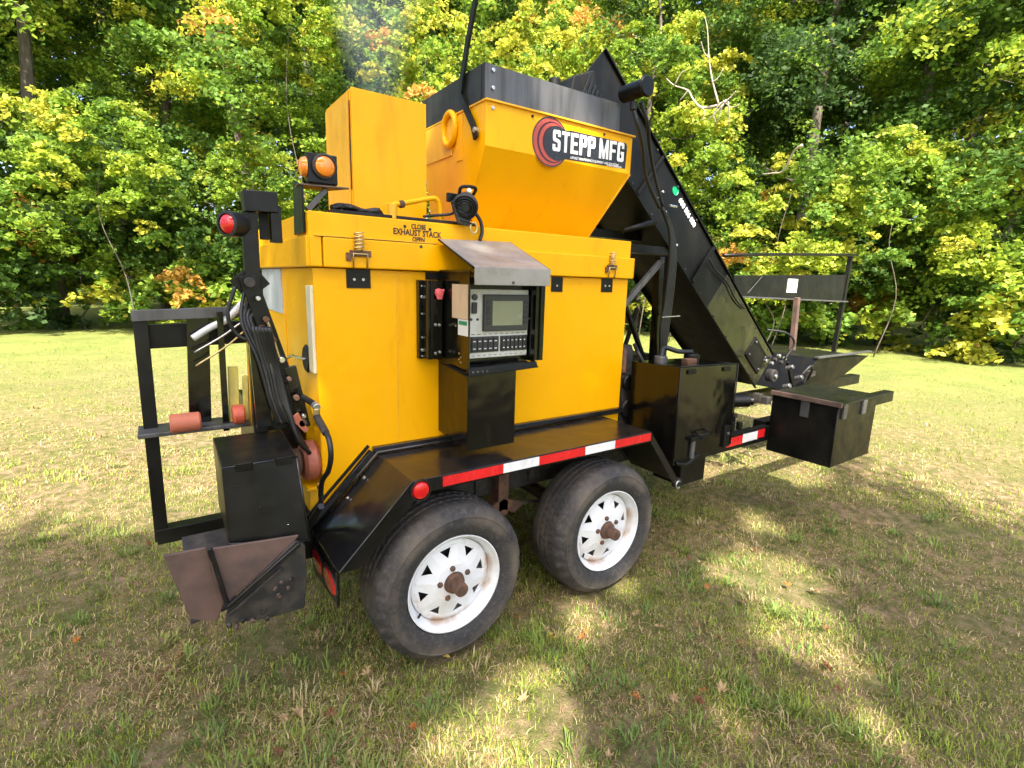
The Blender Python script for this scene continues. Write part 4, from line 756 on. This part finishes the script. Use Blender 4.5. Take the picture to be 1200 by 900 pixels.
# fallen leaves
def leaf_mesh(s):
    pts = []; k = 7
    for i in range(k * 2):
        a_ = math.pi * 2 * i / (k * 2) + math.pi / 2; r_ = (1.0 if i % 2 == 0 else .48) * random.uniform(.8, 1.1)
        if i == k: r_ = .35
        pts.append((s * r_ * math.cos(a_), s * r_ * math.sin(a_), s * random.uniform(-.1, .8)))
    V = [(0, 0, 0)] + pts; F = [(0, i + 1, (i + 1) % len(pts) + 1) for i in range(len(pts))]
    V += [(0, -s * .3, .0), (.06 * s, -s * .3, 0), (0.03 * s, -s * 1.6, s * .2)]; F.append((len(V) - 3, len(V) - 2, len(V) - 1))
    return mesh('fallen_leaf', V, F)
LM = [leafmat('dry_leaf_orange', .3, .6, False, (.50, .20, .06)), leafmat('dry_leaf_brown', .3, .7, False, (.26, .12, .06)), leafmat('dry_leaf_tan', .3, .7, False, (.48, .33, .17)), leafmat('dry_leaf_yellow', .3, .7, False, (.55, .40, .08))]
LP = [(-.427, .115, 0), (.345, .031, 0), (.547, -.2, 0), (.636, -.728, 1), (.764, -.739, 2), (1.062, -.623, 1), (-.297, -.257, 0), (1.459, -.057, 1), (1.484, -.125, 2), (1.635, .768, 2), (.195, .14, 2), (.70, -.70, 0), (.40, -.15, 3), (-.05, -.02, 3), (-.62, .02, 2), (-.7, -.1, 1), (1.9, -.2, 1), (2.2, .1, 2), (1.7, -.5, 0), (1.25, -.9, 1), (.2, -.7, 2), (2.6, -.3, 1), (3.0, .1, 2), (-1.0, .5, 1), (-1.3, .9, 0), (.1, -.35, 2), (-.52, -.05, 1), (1.32, -.28, 0)]
_r = random.Random(5)
for i_ in range(70):
    a_ = R(_r.uniform(-5, 75)); d_ = _r.uniform(1.5, 5.5); LP.append((CAM[0] + math.sin(a_) * d_, CAM[1] + math.cos(a_) * d_, _r.choice((0, 1, 1, 2, 2, 2))))
for x, y, k in LP:
    o = obj('fallen_leaf', leaf_mesh(random.uniform(.015, .030)), LM[k], label='dry curled autumn leaf lying on the grass', cat='leaf', group='dry leaves scattered on the grass')
    o.location = (x, y, random.uniform(.018, .032)); o.rotation_euler = (random.uniform(-.5, .5), random.uniform(-.5, .5), random.uniform(0, 6.28))

# ================================================================ TREES
LEAF = leafmat('maple_leaves', .45, .55)
BARK = paint('bark', (.085, .065, .05), (.16, .135, .11), (.8, .95), (.4, .65), 14, (1, 1, .25), 1.0, fine=.3)
TWIG = paint('pale_dead_branch', (.36, .31, .25), (.26, .21, .17), (.7, .9), (.4, .65), 14, (1, 1, .25), .5)
PAL = np.array([[.038, .078, .018], [.065, .13, .020], [.11, .20, .024], [.19, .29, .028], [.30, .37, .035], [.44, .43, .05], [.50, .28, .06]])
def crown_mesh(name, n_bough, leaves, rx, zlo, zhi, leaf, pal_w, seed, droop=.25):
    g = np.random.default_rng(seed); P = []; Cc = []; hs = []
    for i in range(n_bough):
        zt = g.uniform(0, 1) ** .85; z = zlo + (zhi - zlo) * zt
        env = rx * np.sqrt(np.clip(1 - (2 * (zt * .86 + .10) - 1) ** 2, .05, 1)); rad = env * g.uniform(.25, 1.0) ** .6; a = g.uniform(0, 2 * np.pi)
        c = np.array([rad * np.cos(a), rad * np.sin(a), z]); R1 = g.uniform(.55, 1.15) * rx / 3.6; R2 = R1 * g.uniform(.32, .75)
        n = int(leaves * (R1 / (rx / 3.6)) ** 2); q = g.normal(0, 1, (n, 3)); q /= np.linalg.norm(q, axis=1)[:, None]; q *= g.uniform(0, 1, (n, 1)) ** .4
        # sub-clumps
        ns = 11; cen = g.normal(0, .55, (ns, 3)); w_ = g.integers(0, ns, n); q = q * .42 + cen[w_] * .95
        q = q * np.array([R1, R1, R2]); q[:, 2] -= droop * (q[:, 0] ** 2 + q[:, 1] ** 2) / R1
        P.append(c + q); base = PAL[g.choice(len(PAL), p=pal_w)]; k = g.uniform(.75, 1.3, (n, 1)) * g.uniform(.8, 1.15, (ns, 1))[w_]; cl = base * k
        odd = g.uniform(0, 1, n) < .12; cl[odd] = PAL[g.choice(len(PAL), size=odd.sum(), p=pal_w)]; Cc.append(cl)
    P = np.concatenate(P); Cc = np.concatenate(Cc); n = len(P); s = leaf * g.uniform(.65, 1.35, n)
    u = g.normal(0, 1, (n, 3)); u[:, 2] *= .55; u /= np.linalg.norm(u, axis=1)[:, None]; v = g.normal(0, 1, (n, 3)); v[:, 2] *= .8; v -= u * (u * v).sum(1)[:, None]; v /= np.linalg.norm(v, axis=1)[:, None]
    V = np.stack([P - u * s[:, None] * .5, P + v * s[:, None] * .36, P + u * s[:, None] * .55, P - v * s[:, None] * .36], 1).astype(np.float32)
    me = bpy.data.meshes.new(name); me.vertices.add(n * 4); me.vertices.foreach_set('co', V.reshape(-1)); me.loops.add(n * 4); me.loops.foreach_set('vertex_index', np.arange(n * 4, dtype=np.int32))
    me.polygons.add(n); me.polygons.foreach_set('loop_start', np.arange(n, dtype=np.int32) * 4); me.update(calc_edges=True)
    at = me.color_attributes.new('Col', 'FLOAT_COLOR', 'POINT'); C4 = np.concatenate([Cc * 1.12 + .006, np.ones((n, 1))], 1).astype(np.float32); at.data.foreach_set('color', np.repeat(C4, 4, 0).reshape(-1))
    me.materials.append(LEAF); return me
def limbs(h, r, seed, n=9, rx=3.5, lean=(0, 0)):
    g = random.Random(seed); parts = []; pts = [Vector((lean[0] * (k / 7) ** 1.3 + g.uniform(-.12, .12) * k / 3, lean[1] * (k / 7) + g.uniform(-.12, .12) * k / 3, -.1 + h * .92 * k / 7)) for k in range(8)]
    pts = catmull(pts, 3); n_ = len(pts); parts.append(tube_geo(pts, [r * (1.25 if i == 0 else 1) * (1 - .85 * i / n_) for i in range(n_)], 9))
    for i in range(n):
        k = int(n_ * g.uniform(.18, .92)); p0 = pts[k]; a_ = g.uniform(0, 6.28); ln_ = rx * g.uniform(.5, .95) * (1 - .4 * k / n_); up = g.uniform(.2, .7)
        q = [p0 + Vector((math.cos(a_ + g.uniform(-.25, .25) * j) * ln_ * j / 4, math.sin(a_ + g.uniform(-.2, .2) * j) * ln_ * j / 4, ln_ * up * (j / 4) ** .8 + g.uniform(-.1, .1))) for j in range(5)]
        r0 = r * (1 - .85 * k / n_) * .5; parts.append(tube_geo(q, [r0 * (1 - .2 * j) for j in range(5)], 6))
        for s_ in (2, 3):
            b_ = a_ + g.uniform(-1, 1); q2 = [q[s_] + Vector((math.cos(b_), math.sin(b_), .4)) * (ln_ * .35 * j / 3) for j in range(4)]; parts.append(tube_geo(q2, [r0 * .4 * (1 - .25 * j) for j in range(4)], 5))
    V = []; F = []
    for v, f in parts: k0 = len(V); V += v; F += [tuple(i_ + k0 for i_ in q_) for q_ in f]
    return mesh('trunk', V, F, True)
W1 = [.07, .20, .30, .25, .13, .04, .01]; W2 = [.04, .13, .25, .28, .19, .09, .02]; W3 = [.02, .08, .18, .26, .26, .16, .04]; W4 = [.22, .32, .26, .14, .05, .01, 0]
CROWNS = [crown_mesh('crown', 120, 650, 3.9, 1.6, 15.5, .125, W1, 11), crown_mesh('crown', 120, 650, 3.7, 1.4, 15, .125, W2, 12), crown_mesh('crown', 115, 650, 3.6, 1.3, 14, .125, W3, 13), crown_mesh('crown', 120, 650, 4.2, 2.2, 17, .135, W4, 14)]
TRUNKS = [limbs(14.5, .24, 21), limbs(13.5, .20, 22, lean=(1.0, .3)), limbs(12.5, .17, 23, lean=(-.8, .2)), limbs(16, .28, 24)]
for tm in TRUNKS: tm.materials.append(BARK)
def tree(px, dist, kind, scale, rot, label, dz=0, crown=True):
    yaw = math.atan2(cf.x, cf.y) + math.atan((px - 600) / 610); x = CAM[0] + math.sin(yaw) * dist; y = CAM[1] + math.cos(yaw) * dist
    e = bpy.data.objects.new('maple_tree', None); link(e, label=label, cat='tree', group='trees along the edge of the wood'); e.location = (x, y, -.15 + dz); e.rotation_euler = (0, 0, rot); e.scale = (scale,) * 3
    c_ = bpy.data.objects.new('crown', CROWNS[kind]); link(c_, e); t_ = bpy.data.objects.new('trunk', TRUNKS[kind]); link(t_, e); return e
TR = [(-80, 19, 2, 1.0, 1.1, 'yellow green maple at the far left end of the wood'), (60, 18.5, 0, .95, 2.0, 'dark green maple second from the left end of the wood'),
      (190, 20, 1, 1.0, .4, 'green and yellow maple left of the leaning rear trunk'), (305, 18, 1, .92, 3.3, 'maple with leaning dark trunk behind the red tail lamp'),
      (455, 24, 3, 1.0, 1.9, 'dark green tree behind the smoke above the exhaust box'), (545, 19.5, 2, 1.0, 4.1, 'golden yellow maple behind the hopper lever'),
      (640, 21, 1, 1.0, 5.2, 'green maple rising behind the hopper collar'), (745, 18, 2, .92, .8, 'bright yellow green maple right of the conveyor head'),
      (850, 22, 0, 1.0, 2.6, 'tall green maple behind the dead pale branches'), (925, 18, 3, .85, 3.9, 'dark trunked maple above the front guard rail'),
      (1040, 19, 0, .95, 5.5, 'green maple beyond the front locker'), (1150, 18, 2, .95, 1.5, 'pale yellow maple near the right end of the wood'), (1290, 19, 1, 1.0, 3.0, 'green maple at the far right end of the wood')]
for q in TR: tree(*q)
BK = [(0, 28), (150, 27), (370, 28), (420, 31), (590, 29), (700, 28), (800, 30), (960, 27), (1100, 28), (1230, 27)]
for i, (px, d) in enumerate(BK):
    e = tree(px, d, (3, 0, 3, 0)[i % 4], 1.15, i * 1.3, ['leftmost dark tree of the second row', 'dark second row tree left of the trailer rear posts', 'dark second row tree behind the beacon housing', 'dark second row tree inside the exhaust smoke', 'dark second row tree behind the hopper lever', 'dark second row tree behind the conveyor head', 'dark second row tree behind the curved pale branch', 'dark second row tree above the guard notice', 'dark second row tree right of the front locker', 'rightmost dark tree of the second row'][i]); e['group'] = 'second row of trees in the wood'; e['category'] = 'tree'
# far wood mass behind
fw = crown_mesh('far_wood', 320, 800, 6, -1.0, 24, .46, [.22, .30, .26, .14, .06, .02, 0], 31)
co = np.zeros(len(fw.vertices) * 3, np.float32); fw.vertices.foreach_get('co', co); co = co.reshape(-1, 3)
ang_ = np.arctan2(co[:, 1], co[:, 0]); rad = np.hypot(co[:, 0], co[:, 1]) / 6
yw = R(34.7) + (ang_ / math.pi) * R(62); rr = 35 + rad * 5
co[:, 0] = CAM[0] + np.sin(yw) * rr; co[:, 1] = CAM[1] + np.cos(yw) * rr
# each leaf has to stay whole: move rigidly by its first vertex
raw = np.zeros(len(fw.vertices) * 3, np.float32); fw.vertices.foreach_get('co', raw); raw = raw.reshape(-1, 4, 3); new = co.reshape(-1, 4, 3); new = new[:, :1] + (raw - raw[:, :1]); fw.vertices.foreach_set('co', new.reshape(-1).astype(np.float32)); fw.update()
obj('far_wood', fw, None, label='dark mass of far trees closing off the view behind the maples', cat='wood', kind='stuff')

fw2 = crown_mesh('wood_behind', 200, 300, 6, -.5, 13, .34, [.42, .33, .17, .06, .02, 0, 0], 32)
raw = np.zeros(len(fw2.vertices) * 3, np.float32); fw2.vertices.foreach_get('co', raw); raw = raw.reshape(-1, 4, 3); c0_ = raw[:, 0].copy()
ang_ = np.arctan2(c0_[:, 1], c0_[:, 0]); rad = np.hypot(c0_[:, 0], c0_[:, 1]) / 6; yw = R(34.7 + 180) + (ang_ / math.pi) * R(112); rr = 21 + rad * 5
nb_ = c0_.copy(); nb_[:, 0] = CAM[0] + np.sin(yw) * rr; nb_[:, 1] = CAM[1] + np.cos(yw) * rr; raw = nb_[:, None] + (raw - c0_[:, None]); fw2.vertices.foreach_set('co', raw.reshape(-1).astype(np.float32)); fw2.update()
obj('wood_behind', fw2, None, label='mass of trees on the near side of the lawn behind the photographer', cat='wood', kind='stuff')
# low boughs and bushes at the wood edge
BUSH = [crown_mesh('foliage', 26, 260, 1.5, .05, 2.2, .12, [.12, .22, .26, .2, .12, .07, .01], 41), crown_mesh('foliage', 26, 260, 1.4, .05, 2.0, .11, [.02, .06, .12, .2, .26, .26, .08], 42)]
STEM = limbs(1.8, .03, 51, 6, 1.0); STEM.materials.append(BARK)
def bush(px, dist, k, s, lab):
    yaw = math.atan2(cf.x, cf.y) + math.atan((px - 600) / 610); e = bpy.data.objects.new('bush', None); link(e, label=lab, cat='bush', group='bushes at the foot of the wood')
    e.location = (CAM[0] + math.sin(yaw) * dist, CAM[1] + math.cos(yaw) * dist, -.1); e.scale = (s,) * 3; e.rotation_euler = (0, 0, px * .7)
    for n_, m_ in (('foliage', BUSH[k]), ('stem', STEM)): link(bpy.data.objects.new(n_, m_), e)
for a_ in ((-60, 17, 0, 1.3, 'green bush below the leftmost yellow green maple'), (90, 17.5, 0, 1.2, 'green bush at the wood edge left of the trailer rear'), (215, 16.5, 1, 1.1, 'yellowing bush just left of the trailer rear frame'), (275, 17, 0, 1.3, 'green bush seen past the rear mast'), (360, 18, 0, 1.3, 'green bush hidden mostly by the yellow body'),
           (520, 19, 0, 1.3, 'green bush behind the yellow body'), (660, 18, 1, 1.2, 'yellow bush behind the hopper foot'), (770, 17.5, 0, 1.2, 'green bush seen under the conveyor'), (850, 17.5, 0, 1.2, 'green bush behind the conveyor foot'), (912, 16.5, 0, 1.0, 'bright green bush between guard panel and sunny lawn'), (975, 17, 0, 1.2, 'green bush right of the rusty post'), (1090, 17, 1, 1.3, 'yellow bush near the right end of the wood'), (1200, 17, 0, 1.4, 'green bush at the right end of the wood')): bush(*a_)
# near low boughs of pale yellow leaves, right
def at(px, py, d):
    v = (cf + cr * ((px - 600) / 599.34) - cu * ((py - 450) / 599.34)); v.normalize(); return cam.matrix_world.translation + v * d
SAP = crown_mesh('crown', 34, 380, 1.9, -1.5, 1.5, .12, [0, .03, .08, .17, .33, .36, .03], 61)
SAP2 = crown_mesh('crown', 36, 380, 2.0, -1.7, 1.7, .12, [.02, .08, .18, .32, .28, .12, 0], 62)
for px, py, d, s, mm, lab in ((925, 245, 14.5, .85, SAP, 'pale yellow sapling above the guard rail at the right'), (800, 195, 15, .75, SAP2, 'yellow green sapling just right of the conveyor'), (905, 315, 14, .42, SAP, 'small yellow sapling seen below the guard rail'),
                             (500, 80, 16, .80, SAP, 'golden sapling behind the exhaust box and lever'), (770, 75, 15.5, .62, SAP2, 'lime green sapling behind the conveyor head'), (300, 215, 15.5, .55, SAP2, 'lime green sapling behind the mast head'), (340, 30, 16.5, .7, SAP2, 'lime green sapling with bright top left of the smoke'), (640, 60, 16, .75, SAP, 'yellow sapling leaning above the hopper'), (1060, 230, 15, .8, SAP2, 'yellow green sapling right of the guard notice'), (120, 200, 15, .8, SAP2, 'yellow green sapling left of the trailer rear')):
    q = at(px, py, d); e = bpy.data.objects.new('sapling', None); link(e, label=lab, cat='sapling', group='saplings in front of the wood'); e.location = (q.x, q.y, -.05)
    c_ = bpy.data.objects.new('crown', mm); link(c_, e); c_.location = (0, 0, q.z); c_.scale = (s,) * 3; c_.rotation_euler = (0, 0, px)
    pts = catmull([(0.3, .2, 0), (.2, -.1, q.z * .4), (-.15, .1, q.z * .75), (0, 0, q.z + .4)], 5); V, F = tube_geo(pts, [.016 * (1 - .8 * i / len(pts)) for i in range(len(pts))], 7); obj('trunk', mesh('trunk', V, F, True), BARK, e)
# pale dead branches
def branch(pl, d, r, lab):
    pts = catmull([at(x, y, d + k * .15) for k, (x, y) in enumerate(pl)], 5); V, F = tube_geo(pts, [r * (1 - .8 * i / len(pts)) for i in range(len(pts))], 6); o_ = obj('dead_branch', mesh('dead_branch', V, F, True), TWIG, label=lab, cat='branch'); return o_
br1 = branch([(940, 170), (930, 178), (918, 200), (905, 203), (893, 204)], 12.9, .030, 'bare pale branch poking in front of the pale yellow sapling')
br2 = branch([(852, 118), (840, 124), (822, 126), (812, 116), (806, 106), (790, 100), (781, 92)], 12.9, .036, 'curved bare pale branch right of the conveyor head')
br3 = branch([(842, 122), (835, 95), (831, 70), (829, 35), (826, 20)], 12.9, .022, 'thin upright bare branch above the curved pale branch')
_tw = random.Random(3)
for o_, pls in ((br2, ([(852, 118), (858, 112), (862, 108)], [(850, 120), (845, 132), (840, 142)], [(852, 119), (854, 135), (853, 145)], [(790, 100), (797, 88), (803, 82)], [(848, 120), (856, 126), (866, 120)], [(846, 121), (840, 130), (828, 140)], [(843, 122), (838, 134), (838, 146)], [(822, 126), (826, 134), (822, 142)], [(835, 95), (842, 88), (846, 78)], [(831, 70), (824, 60), (820, 48)], [(806, 106), (800, 112), (797, 120)])),):
    for pl in pls:
        pts = catmull([at(x + _tw.uniform(-2, 2), y + _tw.uniform(-2, 2), 12.9) for x, y in pl], 3); V, F = tube_geo(pts, [.014 * (1 - .7 * i / len(pts)) for i in range(len(pts))], 5); obj('twig', mesh('twig', V, F, True), TWIG, o_)

# ---- shade trees behind the photographer
holes = [(-.04, -.43, 0, .23), (.06, -.56, 0, .14), (.30, -.32, 0, .11), (.645, -.12, 0, .15), (.98, -.02, 0, .09), (1.66, -.42, 0, .33), (1.40, -.74, 0, .22), (1.9, -.25, 0, .14), (2.3, .0, 0, .14), (3.3, .55, 0, .45), (3.9, .9, 0, .5), (1.02, .38, .98, .045), (-.42, .45, 1.0, .09), (.8, .4, 2.42, .18), (.28, .3, 1.65, .08), (2.9, .9, 0, .25), (-2.6, 2.4, 0, .4), (1.1, -1.15, 0, .12), (-.45, -.10, 0, .05), (-.35, .2, .7, .05), (.7, -.85, 0, .06)]  # leaf gaps cut in the crown so sun patches land on these spots
g = np.random.default_rng(99); S = np.array(SUN)
NB = 50000; zc = g.uniform(8.0, 11.0, NB); gx_ = g.uniform(-5.5, 4.6, NB); gy_ = g.uniform(-4.2, 2.6, NB)
P = np.stack([gx_ + S[0] / S[2] * zc, gy_ + S[1] / S[2] * zc, zc], 1)
edge = 3.9 + .4 * np.sin(gy_ * 2.2) - .5 * np.clip(gy_, 0, 3); keep = gx_ < edge + .3 * g.normal(size=NB); keep &= gy_ < 2.2 + .4 * np.sin(gx_ * 1.7) + .2 * g.normal(size=NB)
for hx, hy, hz, hr in holes:
    tt = (zc - hz) / S[2]; qx = P[:, 0] - S[0] * tt - hx; qy = P[:, 1] - S[1] * tt - hy
    # distance measured across the sun beam
    dd = np.stack([qx, qy, 0 * qx], 1); along = dd @ S; dist_ = np.sqrt(np.maximum((dd ** 2).sum(1) - along ** 2, 0)); ang2 = np.arctan2(qy, qx)
    keep &= dist_ > hr * (1 + .25 * np.sin(3 * ang2 + hx * 5) + .13 * g.normal(size=NB))
P = P[keep]; n = len(P); s = .15 * g.uniform(.7, 1.4, n)
u = g.normal(0, 1, (n, 3)); u[:, 2] *= .4; u /= np.linalg.norm(u, axis=1)[:, None]; v = g.normal(0, 1, (n, 3)); v -= u * (u * v).sum(1)[:, None]; v /= np.linalg.norm(v, axis=1)[:, None]
V = np.stack([P - u * s[:, None] * .5, P + v * s[:, None] * .38, P + u * s[:, None] * .55, P - v * s[:, None] * .38], 1).astype(np.float32)
me = bpy.data.meshes.new('crown'); me.vertices.add(n * 4); me.vertices.foreach_set('co', V.reshape(-1)); me.loops.add(n * 4); me.loops.foreach_set('vertex_index', np.arange(n * 4, dtype=np.int32)); me.polygons.add(n); me.polygons.foreach_set('loop_start', np.arange(n, dtype=np.int32) * 4); me.update(calc_edges=True)
at_ = me.color_attributes.new('Col', 'FLOAT_COLOR', 'POINT'); C4 = np.ones((n, 4), np.float32); C4[:, :3] = PAL[g.integers(1, 5, n)]; at_.data.foreach_set('color', np.repeat(C4, 4, 0).reshape(-1))
e = bpy.data.objects.new('shade_tree', None); link(e, label='broad maple behind the photographer whose crown dapples the trailer', cat='tree'); obj('crown', me, LEAF, e)
lm = limbs(10.5, .32, 77, 24, 5.0, lean=(.6, .8)); lm.transform(Matrix.Translation((-5.6, -9.2, 0))); obj('trunk', lm, BARK, e)

# ---- exhaust smoke
SM = bpy.data.materials.new('exhaust_smoke'); SM.use_nodes = True; t = SM.node_tree; t.nodes.remove(t.nodes['Principled BSDF']); L = t.links.new
pv = t.nodes.new('ShaderNodeVolumePrincipled'); pv.inputs['Color'].default_value = (.62, .66, .72, 1); pv.inputs['Anisotropy'].default_value = .2; L(pv.outputs[0], t.nodes['Material Output'].inputs['Volume'])
tc = t.nodes.new('ShaderNodeTexCoord'); sp = t.nodes.new('ShaderNodeSeparateXYZ'); L(tc.outputs['Object'], sp.inputs[0])
def mth(op, a, b=None, c=None):
    q = t.nodes.new('ShaderNodeMath'); q.operation = op
    for i, s_ in enumerate((a, b, c)):
        if s_ is None: continue
        if hasattr(s_, 'links'): L(s_, q.inputs[i])
        else: q.inputs[i].default_value = s_
    return q.outputs[0]
# object axis z up, plume half-width grows with z
rx_ = mth('DIVIDE', sp.outputs[0], mth('MULTIPLY_ADD', sp.outputs[2], .16, .13)); ry_ = mth('DIVIDE', sp.outputs[1], mth('MULTIPLY_ADD', sp.outputs[2], .16, .13))
r2 = mth('ADD', mth('MULTIPLY', rx_, rx_), mth('MULTIPLY', ry_, ry_)); fall = mth('MAXIMUM', mth('SUBTRACT', 1., r2), 0.)
nn = t.nodes.new('ShaderNodeTexNoise'); nn.inputs['Scale'].default_value = 3.2; nn.inputs['Detail'].default_value = 3; L(tc.outputs['Object'], nn.inputs['Vector'])
rp = ramp(t, nn.outputs[0], [(.35, .25), (.65, 1.)]); L(mth('MULTIPLY', mth('MULTIPLY', fall, rp.outputs[0]), 2.6), pv.inputs['Density'])
V, F = lathe_geo([(0, 0), (.13, 0), (.13 + .16 * 2.2, 2.2), (0, 2.2)], (0, 0, 0), (0, 0, 1), 24)
bm = bmesh.new(); vs = [bm.verts.new(p_) for p_ in V]; [bm.faces.new([vs[i] for i in f_]) for f_ in F]; bmesh.ops.remove_doubles(bm, verts=bm.verts, dist=1e-5)
o = obj('exhaust_smoke', from_bm('exhaust_smoke', bm), SM, kind='stuff', label='thin blue grey smoke rising from the yellow exhaust box', cat='smoke'); o.location = (-.03, .74, 2.30); o.rotation_euler = (0, R(2), 0)
